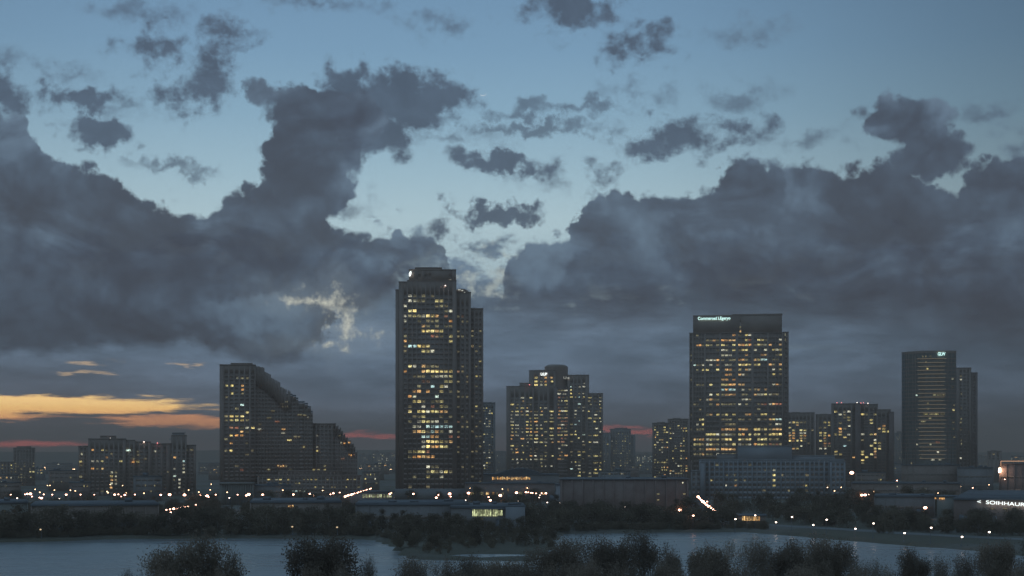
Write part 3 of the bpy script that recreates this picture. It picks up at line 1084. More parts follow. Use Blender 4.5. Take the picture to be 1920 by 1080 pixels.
L1c = [(532, 804.5, 'o', 6.5), (531.5, 811.5, 'w', 6.5), (543, 825, 'y', 8), (554, 818.5, 'd', 5), (561, 818.5, 'd', 4), (570.5, 837.5, 'y', 3.5), (578, 782, 'w', 2.5), (572, 778, 'd', 6),
       (563, 777, 'd', 8), (538, 753, 'd', 6), (530, 757, 'd', 7), (535, 762, 'd', 12), (597.5, 815, 'w', 3), (597.5, 836, 'w', 3), (597.5, 843, 'y', 3), (643, 829.5, 'w', 2.5),
       (649, 829.5, 'o', 5), (656, 829.5, 'o', 5), (639, 815.5, 'd', 5), (655, 854, 'a', 2.5), (662, 853.5, 'a', 2.5), (667, 852.8, 'r', 2), (650, 858.5, 'r', 5), (645, 860, 'r', 4),
       (520, 790, 'r', 8), (505, 783, 'd', 8), (512, 770, 'd', 7), (488, 795, 'd', 5), (522, 873, 'o', 2.6), (527, 874, 'o', 2.6), (532, 873.5, 'o', 2.6), (537, 874, 'd', 2.6),
       (612, 870, 'd', 4), (591, 880, 'y', 4), (600, 880, 'd', 5), (612, 881, 'y', 4), (500, 892, 'd', 4), (524, 896, 'd', 7), (504, 880, 'd', 6), (565, 894, 'y', 5),
       (573, 896, 'd', 4), (588, 906, 'y', 4), (596, 905, 'y', 3), (605, 905, 'y', 4), (580, 907, 'd', 4), (560, 908, 'd', 5), (620, 902, 'd', 4), (545, 880, 'd', 5), (632, 890, 'd', 4)]
for px, py, ch, ww in L1c:
    b.win(px, py, ww, 2.6, D1 + 1.0 if px < 590 else D1 + 5.6, ch)
b.volume(480, 676, 893, D1 - 6, 5.6, [(486 + 7.4 * i, 5.2) for i in range(26)], fr(899, 7.2, 5), 3.6)
b.volume(520, 640, 884, D1 - 3, 2.8, [(526 + 7.4 * i, 5.2) for i in range(16)], [888.5], 3.0, ybase=893.3)
random_windows(b, D1 - 6, [(486 + 7.4 * i, 5.2) for i in range(26)], fr(899, 7.2, 3), 0.42, 'ddydwdy', 2.6, 50, 61)
for i, (px, ch) in enumerate([(546, 'c'), (553, 'c'), (560, 'w'), (570, 'c')]):
    b.win(px, 921, 5.5, 2.4, D1 - 6.1, ch)
b.finish()

# ---- stepped cluster --------------------------------------------------------------------
D3 = 1520.0
b = Building('tower_cluster', 'broad stepped cluster of towers dense with yellow windows and a round drum on top', 'tower', 1040, D3)
RA = fr(745.5, 6.42, 24)
colsA = [(960.5, 6), (969.5, 6), (979.5, 6), (988.5, 5), (995.5, 5)]
b.volume(949.5, 1001, 725, D3, 26, colsA, RA, 3.4)
b.volume(974, 994, 719, D3 + 3, 16, ybase=725.5)
colsB = [(1005, 7), (1015, 5.5), (1023, 5.5), (1034, 7)]
b.volume(992, 1042, 695.5, D3 + 3, 24, colsB, [708, 715, 721.5] + RA[1:], 3.4)
colsC = [(1048.5, 6), (1055, 6), (1061.5, 6)]
b.volume(1039, 1066.5, 726, D3 - 1.5, 24, colsC, fr(732, 6.42, 26), 3.6, 'brown_brick')
colsD = [(1071.5, 5), (1079, 4), (1086, 5), (1094.5, 5)]
b.volume(1064, 1104.5, 704, D3 + 2, 24, colsD, fr(718.5, 6.42, 30), 3.4)
colsE = [(1106, 7), (1117, 8.5), (1125.5, 4)]
b.volume(1101, 1130.5, 738.5, D3 - 0.8, 22, colsE, RA + fr(899.6, 6.42, 1), 3.4)
# the round drum behind
vs, fs = [], []
n = 24
for k_, (rp, yy) in enumerate([(22, 760), (22, 686), (20, 684), (16, 682.2)]):
    for i in range(n):
        t = 2 * math.pi * i / n
        vs.append((X(1043, D3) - b.loc.x + rp / F * D3 * math.cos(t), 18 + rp / F * D3 * math.sin(t), Z(yy, D3)))
for k_ in range(3):
    for i in range(n):
        j = (i + 1) % n
        fs.append((k_ * n + i, k_ * n + j, (k_ + 1) * n + j, (k_ + 1) * n + i))
me = bpy.data.meshes.new('round_drum')
me.from_pydata(vs, [], fs + [tuple(range(3 * n, 4 * n))])
link('round_drum', me, M['dark_cladding'], b.o)
random_windows(b, D3, colsA, RA[:21], 0.62, 'yyydddooww', 2.6, 66, 11)
random_windows(b, D3 + 3, colsB, RA[3:21], 0.66, 'yyyyddwwo', 2.6, 60, 12)
for (px, py, ch) in [(1005, 708, 'Y'), (1005, 715, 'y'), (1005, 721, 'Y'), (1015, 714.5, 'd'), (1015, 721.5, 'w'), (1023, 709, 'o'), (1023, 715, 'o'), (1023, 721.5, 'y'),
                     (1034, 708.5, 'o'), (1035, 714.5, 'y')]:
    b.win(px, py, 6.0 if px == 1005 else 4.0, 3.4, D3 + 3, ch)
random_windows(b, D3 - 1.5, colsC, fr(732, 6.42, 21), 0.86, 'oddywrrdo', 2.8, 62, 13, 0.25)
random_windows(b, D3 + 2, colsD, fr(718.5, 6.42, 29), 0.45, 'yyddwwcd', 2.6, 60, 14)
random_windows(b, D3 - 0.8, colsE, RA + fr(899.6, 6.42, 1), 0.62, 'yyydddww', 2.6, 52, 15)
b.text('UUP', 1019.5, 702, 5.6, 12, D3 + 3, 'sign_white', bold=0.03)
b.text('U:e', 1062, 708.6, 4.6, 11, D3 + 2, 'sign_soft', name='small_sign_letters')
for q, yy in [(1088, 701.5), (1095, 700), (1084, 703)]:
    b.part('antenna', [(X(q, D3), X(q, D3) + 0.25, D3 + 8, D3 + 8.25, Z(704, D3), Z(yy - 2, D3))], 'metal')
b.part('beacon', [(X(992, D3), X(993.6, D3), D3 - .9, D3 - .3, Z(722, D3), Z(720.8, D3))], 'beacon')
b.part('roof_plant', [(X(1002, D3), X(1022, D3), D3 + 6, D3 + 14, Z(695.5, D3) + .7, Z(692.8, D3))], 'dark_cladding')
b.finish()

# ---- distant grey block -----------------------------------------------------------------
D = 2400.0
b = Building('distant_block', 'distant grey flat-topped block speckled with tiny windows in front of the pink cloud', 'building', 1160, D)
cols = [(1147 + 4.2 * i, 2.4) for i in range(10)]
rows = fr(813, 4.6, 18)
b.volume(1144, 1183, 805, D, 40, cols[:9], rows, 2.2, 'grey_panel')
b.volume(1152, 1176, 803, D + 4, 26, ybase=805.3, wall='grey_panel')
b.volume(1181, 1191, 816, D + 2, 36, [(1185.5, 3)], rows[2:], 2.2, 'grey_panel')
b.volume(1130, 1146, 812, D - 8, 36, [(1134, 3), (1140, 3)], fr(828, 4.6, 14), 2.2, 'grey_panel')
random_windows(b, D, cols[:9], rows, 0.42, 'ddwdyd', 1.9, 90, 21)
random_windows(b, D - 8, [(1134, 3), (1140, 3)], fr(828, 4.6, 13), 0.45, 'ddyd', 1.9, 20, 22)
b.finish()

# ---- twin blocks ------------------------------------------------------------------------
for (x0, x1, yt, D, sd, lab) in [(1223, 1255, 794, 1480.0, 31, 'left and lower of two joined window-lit blocks left of the office tower'),
                                 (1252, 1291.5, 786.5, 1560.0, 32, 'darker taller block between the low window-lit block and the office tower')]:
    b = Building('apartment_block', lab, 'building', (x0 + x1) / 2, D)
    nc = 6 if sd == 31 else 7
    cols = [(x0 + 3 + (x1 - x0 - 5) * (i + .5) / nc, 3.4) for i in range(nc)]
    rows = fr(yt + 7, 4.7, 21)
    b.volume(x0, x1, yt, D, 24, cols, rows, 2.6)
    b.part('roof_plant', [(X(x0 + 9, D), X(x0 + 24, D), D + 4, D + 14, Z(yt, D) + .7, Z(yt - 3, D))], 'dark_cladding')
    b.part('roof_railing', [(X(x0 + 3 + 2.5 * i, D), X(x0 + 3 + 2.5 * i, D) + .2, D + .4, D + .6, Z(yt, D) + .6, Z(yt - 2, D)) for i in range(8)], 'metal')
    random_windows(b, D, cols, rows, 0.42 if sd == 31 else 0.22, 'yyddwyo', 2.5, 90, sd, 0.7)
    b.finish()

# ---- the office tower with the long sign --------------------------------------------------
D5 = 1300.0
b = Building('office_tower', 'broad office tower with a long glowing sign on its crown and rows of lit floors', 'tower', 1384, D5)
R5 = [628, 637.5, 646.5, 656, 665.4, 674.5, 683.6, 692.7, 702, 711.2, 721, 730.2, 739.6, 748.8, 757.8, 767.2, 777, 786.2, 795.4, 804.7, 814.2, 823.5, 832.8, 842, 851.4, 860.6]
bays = [(1299.6, 1320.5), (1323, 1349), (1352, 1379.5), (1384, 1409), (1413, 1438.5), (1441, 1466)]
cols5 = []
for x0, x1 in bays:
    n = 4
    wv = (x1 - x0) / n
    cols5 += [(x0 + wv * (i + .5), wv - 1.2) for i in range(n)]
b.volume(1297, 1468, 625, D5, 42, cols5, R5 + fr(870, 9.25, 5), 5.0)
b.volume(1291, 1298.5, 624.5, D5 + 4, 34, [(1294.5, 3)], R5, 4.2)
b.volume(1466.5, 1477, 624.5, D5 + 4, 34, [(1472, 4)], R5, 4.2)
b.volume(1299, 1465.5, 592, D5 + 1, 36, [(1388, 3)], [604], 1.2, ybase=625.8)
b.volume(1372, 1465.5, 590.5, D5 + 3, 30, ybase=592)
MAP5 = ["..wd..", ".doryo", "ddyodo", ".dwywy", "..wyoy", ".wdocd", "cwwYyo", "yyoo.y", "..oo.d", "..o...", "dooo.w", "..cwd.", ".dodod", ".d.d..", "dddrrr",
        "......", "oodoyw", "y.ddwc", "y.d..y", "d.ooYo", ".ywoyY", "oyYYyd", "yyYwyr", "doo...", "dwd...", "..w..."]
rr = random.Random(55)
for r, line in zip(R5, MAP5):
    for bi, ch in enumerate(line):
        if ch == '.':
            if rr.random() < 0.10:
                c, cw = cols5[bi * 4 + rr.randint(0, 3)]
                b.win(c, r, cw, 3.0, D5, 'd')
            continue
        n_lit = 0
        for c, cw in cols5[bi * 4: bi * 4 + 4]:
            if rr.random() < (0.9 if ch in 'YCc' or r > 800 else 0.62):
                b.win(c, r + rr.uniform(-.3, .3), cw, 3.8 if r > 790 else 3.2, D5, ch if rr.random() < 0.6 else rr.choice('ddyow'))
for px, py, ww, ch in [(1302.5, 620.6, 5, 'a'), (1436, 620.6, 5, 'a'), (1441, 621, 4, 'a'), (1447, 621, 5, 'Y'), (1453, 621.5, 4, 'o'), (1444, 613.5, 2.5, 'd')]:
    b.win(px, py, ww, 3.2, D5 + 0.9, ch, 'terrace_light')
for py, ch in [(632, 'w'), (640, 'd')]:
    b.win(1470.5, py, 2.0, 5, D5 + 3.9, ch)
for py in (667, 676, 712, 780, 806):
    b.win(1294.5, py, 1.8, 3.5, D5 + 3.9, 'd')
b.text('Commerced LEgeryo', 1338.5, 596.6, 7.4, 61, D5 + 1, 'sign_cyan', bold=0.018)
b.part('roof_mast', [(X(1346, D5), X(1346, D5) + .4, D5 + 10, D5 + 10.4, Z(592, D5), Z(589, D5))], 'metal')
b.finish()

# ---- the pale hospital-like building in front --------------------------------------------
D6 = 1000.0
b = Building('hospital_building', 'long pale many-floored building with a blank rooftop box, in front of the office tower', 'building', 1440, D6)
R6 = fr(871.5, 9.6, 7)
cols6 = [(1317 + 8.9 * i, 6.6) for i in range(30)]
b.volume(1310, 1582, 863, D6, 38, cols6, R6, 4.2, 'pale_panel')
b.volume(1295, 1318, 884, D6 - 2, 30, [(1301, 5), (1310, 5)], R6[2:], 4.2, 'grey_panel')
b.volume(1380, 1482, 838, D6 + 6, 26, ybase=862.7, wall='pale_panel')
b.volume(1340, 1382, 853, D6 + 8, 22, ybase=862.7, wall='grey_panel')
b.volume(1480, 1560, 856, D6 + 9, 22, ybase=862.7, wall='pale_panel')
b.volume(1314, 1322, 868, D6 - 3.2, 3, ybase=None, wall='pale_panel')
b.volume(1556, 1585, 866, D6 - 2, 30, [(1563, 5), (1571, 5), (1579, 5)], R6, 4.0, 'pale_panel')
for px in range(1328, 1560, 27):
    b.part('pier', [(X(px, D6), X(px + 2.6, D6), D6 - 1.0, D6 - 0.28, 0, Z(864, D6))], 'pale_panel')
for px, py, ww, ch in [(1452.5, 877, 6, 'w'), (1452.5, 886.5, 6.5, 'y'), (1452.5, 896.5, 6.5, 'y'), (1452.5, 914.5, 7, 'y'), (1331.5, 900.8, 6, 'y'), (1376, 894.5, 5, 'd'),
                      (1383, 905, 4.5, 'd'), (1383.5, 914, 4.5, 'o'), (1361, 914, 2, 'w'), (1437, 918.5, 6, 'd'), (1509, 886, 8, 'd'), (1510, 907, 6, 'y'), (1553, 886, 5, 'd'),
                      (1554, 907.5, 5, 'd'), (1436, 877, 4, 'd'), (1363, 895, 4, 'd'), (1395, 905, 5, 'd'), (1345, 876, 7, 'd'), (1466, 893, 5, 'd'), (1480, 917, 5, 'd'),
                      (1407, 876, 6, 'd'), (1512, 920, 5, 'd')]:
    b.win(px, py, ww, 3.8, D6, ch)
b.win(1302.5, 867.5, 4, 8, D6 + 60, 'y')
b.finish()

# ---- right group ---------------------------------------------------------------------------
D = 1500.0
for (x0, x1, yt, sd, lab, pts) in [
    (1477.5, 1527.5, 774.5, 41, 'square block with a double column of lit windows just right of the office tower',
     [(1481, 792, 'w'), (1488, 792, 'Y'), (1495, 791.5, 'y'), (1502, 792.5, 'd'), (1509, 792, 'd'), (1495, 797, 'o'), (1480.5, 801.5, 'y'), (1487.5, 806, 'y'), (1502, 806, 'y'), (1509, 806, 'y'),
      (1480, 811, 'w'), (1488, 811, 'o'), (1502, 811, 'w'), (1509, 811, 'w'), (1481, 816, 'o'), (1488, 816, 'o'), (1502, 816, 'y'), (1509, 816.5, 'o'), (1480.5, 821, 'o'), (1488, 821, 'o'),
      (1502, 821, 'o'), (1509, 821, 'd'), (1480.5, 826, 'Y'), (1488, 826, 'o'), (1496, 826, 'y'), (1503, 826, 'Y'), (1509, 825, 'd'), (1524, 806, 'd'), (1516, 831, 'd'), (1503, 836, 'w'),
      (1482, 840, 'Y'), (1488, 840, 'o'), (1495, 840, 'y')]),
    (1529.5, 1559.5, 778, 42, 'narrow dark block between the square block and the broad block with beacons',
     [(1547, 790.5, 'y'), (1554, 790.5, 'Y'), (1547, 794, 'd'), (1554, 794.5, 'y'), (1538.5, 802.5, 'd'), (1547, 804, 'd'), (1538.5, 812.5, 'y'), (1547, 813, 'y'), (1546.5, 816.7, 'y'),
      (1554, 817.5, 'o'), (1538.5, 817, 'd'), (1546, 821, 'o'), (1538.5, 825.5, 'Y'), (1547, 825, 'd'), (1547, 829.5, 'o'), (1547, 834, 'r'), (1555, 830.5, 'r'), (1538.5, 840, 'w'),
      (1548, 839, 'w'), (1555, 838, 'd'), (1549, 853, 'd')])]:
    b = Building('apartment_block', lab, 'building', (x0 + x1) / 2, D)
    cs = sorted(set(round(p[0]) for p in pts))
    cols = [(1481, 5), (1488, 5), (1495, 4.5), (1502, 5), (1509, 5), (1516, 4), (1523, 4)] if sd == 41 else [(1538.5, 5), (1547, 5.5), (1555, 5)]
    rows = fr(787, 4.9, 21)
    b.volume(x0, x1, yt, D, 26, cols, rows, 3.0)
    b.part('roof_plant', [(X(x0 + 8, D), X(x0 + 22, D), D + 5, D + 14, Z(yt, D) + .7, Z(yt - 2.4, D))], 'dark_cladding')
    for px, py, ch in pts:
        b.win(px, py, 5.0, 3.0, D, ch)
    b.finish()

D8 = 1420.0
b = Building('beacon_block', 'broad apartment block with pink beacons along its roof and loosely scattered yellow windows', 'building', 1618, D8)
cols = [(1567, 6), (1575.5, 6), (1584, 6), (1591.5, 6), (1601, 5)]
R8 = fr(771.5, 5.35, 25)
b.volume(1558.5, 1606, 757.5, D8, 28, cols, R8, 3.2)
b.volume(1604, 1614, 757, D8 - 1.6, 26, wall='brown_brick')
colsb = [(1616.5, 6), (1624, 6), (1633, 6), (1640.5, 6)]
b.volume(1612, 1645, 759, D8 + 2, 28, colsb, R8, 3.2)
colsc = [(1648.5, 6), (1656.5, 6), (1665, 6)]
b.volume(1643, 1669.5, 769, D8 + 1, 28, colsc, R8[2:], 3.2)
b.volume(1667, 1676.5, 773.5, D8 - 1, 26, wall='brown_brick')
P8 = [(1561, 771, 'Y'), (1575, 777, 'w'), (1583, 771.5, 'w'), (1591.5, 771, 'w'), (1583, 776.5, 'd'), (1584, 782.5, 'd'), (1591.5, 782.5, 'y'), (1591.5, 787.5, 'y'), (1593, 797, 'w'),
      (1575.5, 793.5, 'd'), (1575.5, 801.5, 'o'), (1584, 801.5, 'd'), (1575.5, 807, 'o'), (1566.5, 812.5, 'y'), (1575.5, 812.5, 'Y'), (1591.5, 812.5, 'w'), (1584, 818.5, 'Y'),
      (1592, 823.5, 'd'), (1583.5, 836, 'c'), (1567, 847.5, 'Y'), (1567, 853, 'd'), (1576, 854, 'y'), (1614, 776.5, 'Y'), (1620, 776.5, 'y'), (1628, 776.5, 'd'), (1640, 776.5, 'y'),
      (1633, 788, 'y'), (1633, 793.5, 'y'), (1613, 815, 'w'), (1632.5, 815, 'y'), (1641, 815, 'o'), (1616, 824.5, 'd'), (1640.5, 826, 'w'), (1640.5, 832, 'y'), (1648.5, 832, 'y'),
      (1633, 837, 'y'), (1640.5, 843, 'y'), (1649, 843, 'Y'), (1648.5, 837, 'd'), (1616.5, 848, 'y'), (1616, 853, 'Y'), (1624, 857.5, 'y'), (1634, 853.5, 'y'), (1641, 848.5, 'o'),
      (1641, 853.5, 'r'), (1641, 858.5, 'r'), (1616.5, 863.5, 'Y'), (1616.5, 867.5, 'd'), (1648, 803.5, 'o'), (1656.5, 798, 'o'), (1656.5, 803.5, 'Y'), (1656.5, 809, 'y'), (1648, 809, 'd'),
      (1665, 809, 'y'), (1598, 859, 'o'), (1608, 771, 'd'), (1646, 770.5, 'w')]
for px, py, ch in P8:
    dd = D8 if px < 1605 else (D8 + 2 if px < 1645 else D8 + 1)
    b.win(px, py, 5.6, 3.3, dd, ch)
for px, py, c in [(1561.5, 758, 'beacon_w'), (1569, 754.5, 'beacon'), (1577.5, 754.5, 'beacon'), (1607, 754.5, 'beacon_w'), (1614, 755.5, 'beacon'), (1619, 755, 'beacon'), (1627.5, 756, 'beacon_w')]:
    b.part('beacon', [(X(px, D8) - .3, X(px, D8) + .3, D8 + 1, D8 + 1.6, Z(py, D8) - .3, Z(py, D8) + .3)], c)
    b.part('beacon_mast', [(X(px, D8) - .06, X(px, D8) + .06, D8 + 1.2, D8 + 1.32, Z(759, D8), Z(py, D8) - .32)], 'metal')
b.finish()

# ---- curved glass tower --------------------------------------------------------------------
D9 = 1300.0
b = Building('curved_glass_tower', 'tall curved glass tower with thin lit floor lines and a small sign at top right', 'tower', 1742, D9)
plan = []
for i in range(15):                       # a gently bowed front
    t = i / 14.0
    px = 1690 + (1793 - 1690) * t
    y = 9.0 * (2 * t - 1) ** 2 * (1.6 if t < .5 else .7)
    plan.append((X(px, D9), D9 + y))
plan = plan + [(X(1790, D9), D9 + 36), (X(1694, D9), D9 + 36)]


def prism(pts, z0, z1, loc):
    n = len(pts)
    vs = [(x - loc.x, y - loc.y, z0) for x, y in pts] + [(x - loc.x, y - loc.y, z1) for x, y in pts]
    fs = [(i, (i + 1) % n, n + (i + 1) % n, n + i) for i in range(n)]
    return vs, fs + [tuple(range(n, 2 * n)), tuple(reversed(range(n)))]


def prisms(name, lst, material, b, parent=None):
    V_, F_ = [], []
    for pts, z0, z1 in lst:
        v_, f_ = prism(pts, z0, z1, b.loc)
        o0 = len(V_)
        V_ += v_
        F_ += [tuple(q + o0 for q in ff) for ff in f_]
    me = bpy.data.meshes.new(name)
    me.from_pydata(V_, [], F_)
    return link(name, me, M[material], b.o)


prisms('glazing', [(plan, 0, Z(660, D9))], 'glass_green', b)
fat = [(x + (0.12 if x > X(1742, D9) else -0.12), y - 0.2) for x, y in plan[:-2]] + [(plan[-2][0] + .12, plan[-2][1] + .2), (plan[-1][0] - .12, plan[-1][1] + .2)]
rows9 = fr(672.5, 7.2, 27)
prisms('floor_slab', [(fat, Z(r + 1.0, D9), Z(r - 1.0, D9)) for r in rows9], 'dark_cladding', b)
prisms('parapet', [(fat, Z(662, D9), Z(657.5, D9))], 'dark_cladding', b)
for px in (1699, 1703, 1711, 1716, 1777, 1784, 1790):
    t = (px - 1690) / 103.0
    y = 9.0 * (2 * t - 1) ** 2 * (1.6 if t < .5 else .7)
    b.part('mullion', [(X(px, D9), X(px + .8, D9), D9 + y - 0.6, D9 + y + .3, 0, Z(662, D9))], 'dark_cladding')
for px in (1691.5, 1693.2, 1695.2):
    t = (px - 1690) / 103.0
    y = 9.0 * (2 * t - 1) ** 2 * 1.6
    b.part('bright_fin', [(X(px, D9), X(px + .6, D9), D9 + y - 0.8, D9 + y + .3, Z(860, D9), Z(659, D9))], 'pale_panel')
for i, r in enumerate(rows9):
    xa, xb = 1719.5 + (i % 3) * .8 + i * .12, 1774 - (i % 4) * 1.2
    b.part('floor_light_strip', [(X(xa, D9), X(xb, D9), D9 - 0.55, D9 - 0.15, Z(r + .45, D9), Z(r - .45, D9))], 'strip_dim')
for px, py, ww, ch in [(1730, 668, 3, 'd'), (1736, 668, 2, 'd'), (1745, 668, 3, 'd'), (1715.5, 676.5, 3, 'd'), (1736.5, 678, 3, 'd'), (1739, 691, 3.4, 'y'), (1701.5, 698.5, 3, 'w'), (1701, 713, 3, 'w'),
                      (1718, 740.7, 5, 'c'), (1783.5, 710.5, 5, 'w'), (1783.5, 726, 4, 'd'), (1760, 740.5, 7, 'd'), (1768, 740.5, 7, 'd'), (1752, 740.5, 5, 'd'), (1736, 776, 8, 'y'), (1747, 776, 8, 'd'),
                      (1756, 776, 7, 'y'), (1767, 776, 8, 'd'), (1744, 784, 5, 'd'), (1731, 790, 8, 'd'), (1785, 769, 4, 'y'), (1786, 760, 3, 'd'), (1785, 791.5, 4, 'd'), (1785, 804, 3, 'd'), (1786.5, 819.5, 4, 'd'),
                      (1758, 829, 7, 'r'), (1745, 833, 3, 'w'), (1719, 833, 5, 'w'), (1704, 834, 3, 'd'), (1704.5, 847, 5, 'w'), (1758.5, 847.5, 3.5, 'w'), (1726, 858.5, 4, 'd'), (1749, 861.5, 6, 'w'),
                      (1762, 861.5, 5, 'w'), (1698, 746, 2, 'd'), (1702, 758, 2, 'd'), (1700, 812, 3, 'd'), (1718, 805, 3, 'd'), (1740, 756, 3, 'd'), (1741, 766, 3, 'd'), (1696, 868.5, 9, 'd'), (1709, 868.5, 9, 'd')]:
    t = (px - 1690) / 103.0
    y = 9.0 * (2 * t - 1) ** 2 * (1.6 if t < .5 else .7)
    b.win(px, py, ww, 3.0, D9 + y - 0.3, ch)
b.text('GLW', 1765.3, 664.3, 6.6, 14, D9, 'sign_cyan', bold=0.03, y_off=-0.6)
b.finish()

D = 1400.0
b = Building('shaded_tower', 'dark brownish tower half hidden behind the right edge of the curved glass tower', 'tower', 1812, D)
cols = [(1801.5, 4), (1808.5, 4), (1815, 3.4)]
b.volume(1793, 1821, 690.5, D, 30, cols, fr(698, 6.7, 30), 3.6)
b.volume(1819, 1831, 700, D + 3, 26, [(1825, 3)], fr(708, 6.7, 28), 3.0, 'brown_brick')
for px, py, ch in [(1804, 707, 'd'), (1802, 713, 'w'), (1803.5, 736, 'd'), (1803.5, 764.5, 'd'), (1803, 783, 'd'), (1804, 795, 'd'), (1804, 803, 'd'), (1803.5, 828, 'd'), (1803.5, 834, 'd'), (1804, 857, 'w')]:
    b.win(px, py, 3.6, 3, D, ch)
b.finish()

b = Building('low_block', 'small dark block low on the skyline, right of the curved glass tower', 'building', 1864, 1700.0)
b.volume(1851, 1878, 846.5, 1700.0, 26, [(1856, 4), (1863, 4), (1871, 4)], [851.5, 856, 861], 2.4)
b.win(1862, 851.5, 6, 2.4, 1700.0, 'd')
b.part('roof_plant', [(X(1858, 1700), X(1868, 1700), 1706, 1716, Z(846.5, 1700) + .7, Z(844, 1700))], 'dark_cladding')
b.finish()

# ---- stepped apartment block at left ----------------------------------------------------------
D13 = 1100.0
b = Building('stepped_apartment_block', 'long low apartment block with a stepped roof and square lift tower at its right end', 'building', 258, D13)
R13 = fr(843.5, 7.0, 12)
colz = [(154, 5), (161, 4)]
b.volume(149, 168, 838, D13 + 2, 26, [(155, 5), (162, 4)], [r for r in R13 if r > 842], 3.4)
b.volume(166, 236, 824, D13, 28, [(174 + 8.8 * i, 5.6) for i in range(7)], R13, 3.6)
b.volume(192.5, 221, 818.8, D13 + 6, 16, ybase=824.4)
b.volume(234, 254, 826.5, D13 + 1, 28, [(239, 5), (247, 5)], R13, 3.6)
b.volume(252, 284, 829.5, D13 + 2, 26, [(258, 5.5), (267, 5.5), (276, 5.5)], R13, 3.6)
b.volume(282, 325, 833, D13 + 3, 26, [(290, 5), (300, 5), (311, 5)], R13, 3.6)
b.volume(322.5, 350.5, 817, D13, 24, [(328, 5), (337, 4), (345, 4.5)], R13, 3.6)
b.volume(327, 349.5, 812.6, D13 + 5, 14, ybase=817.5, wall='grey_panel')
b.volume(348.5, 369.5, 835.5, D13 + 2, 24, [(354, 5), (362, 5)], R13, 3.6)
for px, py, ww, ch in [(174.5, 844.5, 4, 'o'), (193.5, 844, 6, 'Y'), (203.5, 843.5, 6, 'd'), (154, 851, 3, 'w'), (240.5, 844, 8, 'c'), (212.5, 852.5, 3.5, 'd'), (201.5, 859.5, 6, 'o'), (174.5, 864.5, 5, 'w'),
                      (184, 865, 6, 'w'), (192.5, 865, 5.5, 'y'), (152, 865, 5, 'y'), (152, 872, 5, 'd'), (231.5, 865, 7, 'y'), (250, 859.5, 5, 'd'), (250, 865.5, 5, 'o'), (258.5, 865.5, 5, 'y'), (259, 846, 4, 'd'),
                      (259, 852.5, 4, 'd'), (272, 860, 5, 'd'), (291, 846, 3.5, 'w'), (173.5, 879.5, 6, 'o'), (193, 879, 6, 'a'), (183, 879.5, 4, 'd'), (210, 886.5, 4, 'w'), (217.5, 886.5, 4, 'd'), (209, 893.8, 6, 'Y'),
                      (217.5, 893.8, 3, 'w'), (210, 902, 4, 'o'), (217, 901, 4, 'd'), (209.5, 908.5, 4, 'w'), (217.5, 908.5, 4, 'w'), (208.5, 915, 4.5, 'o'), (191.5, 920, 6, 'd'), (248.5, 922, 6, 'd'), (345, 822, 5, 'w'),
                      (322, 853, 2.5, 'd'), (328.5, 859, 5, 'o'), (326.5, 876.5, 5, 'w'), (322.5, 892.5, 6, 'c'), (315, 884.5, 3, 'd'), (350.5, 864, 4, 'c'), (350, 870.5, 3.5, 'w'), (350, 876, 3.5, 'w'), (343.5, 866, 2, 'w'),
                      (349.5, 881, 3.5, 'd'), (342, 882.5, 5, 'y'), (342, 888, 5, 'y'), (349.5, 887, 3.5, 'w'), (340.5, 898, 5, 'w'), (337, 908.5, 4, 'w'), (336.5, 914, 4, 'w'), (345, 919, 8, 'd'), (351, 843.5, 3, 'd'),
                      (360, 843, 6, 'd'), (152, 893.5, 5, 'd'), (326, 900, 4, 'd'), (271, 904, 6, 'd'), (337, 926, 2, 'w'), (336.5, 932, 2, 'w'), (341, 941, 6, 'Y')]:
    if py < 925:
        b.win(px, py, ww, 3.4, D13, ch)
for px, py, c in [(207, 822.5, 'beacon_w'), (270, 828.5, 'beacon_w'), (295.5, 830.5, 'beacon')]:
    b.part('beacon', [(X(px, D13) - .3, X(px, D13) + .3, D13 + 1, D13 + 1.6, Z(py, D13) - .3, Z(py, D13) + .3)], c)
b.part('roof_railing', [(X(194 + 3 * i, D13 + 7), X(194 + 3 * i, D13 + 7) + .15, D13 + 7, D13 + 7.15, Z(818.8, D13 + 6) + .6, Z(816.8, D13 + 6)) for i in range(9)], 'metal')
b.part('canopy_arm', [(X(318, D13), X(327, D13), D13 + 8, D13 + 8.4, Z(823.4, D13), Z(822.4, D13))], 'metal')
b.part('antenna', [(X(348, D13), X(348, D13) + .3, D13 + 8, D13 + 8.3, Z(812, D13), Z(808.5, D13))], 'metal')
b.finish()

b = Building('small_tower', 'small dark blocky tower standing alone near the left edge', 'tower', 46, 1500.0)
cols = [(29 + 5.6 * i, 3.2) for i in range(7)]
b.volume(25, 66, 841, 1500.0, 24, cols, fr(848, 5.2, 14), 2.6)
b.volume(35, 62, 838, 1506.0, 14, ybase=841.4)
random_windows(b, 1500.0, cols, fr(869, 5.2, 9), 0.35, 'dddyd', 2.4, 40, 77)
b.finish()
b = Building('wide_low_block', 'wide low dark block with dim windows at the very left edge', 'building', -10, 1400.0)
cols = [(-38 + 6 * i, 3.6) for i in range(11)]
b.volume(-60, 27, 867, 1400.0, 24, cols, fr(872, 6, 8), 2.8)
random_windows(b, 1400.0, cols, fr(872, 6, 7), 0.4, 'dddyd', 2.4, 40, 78)
b.finish()

# ================================================================== low city
LOWSIDE = []


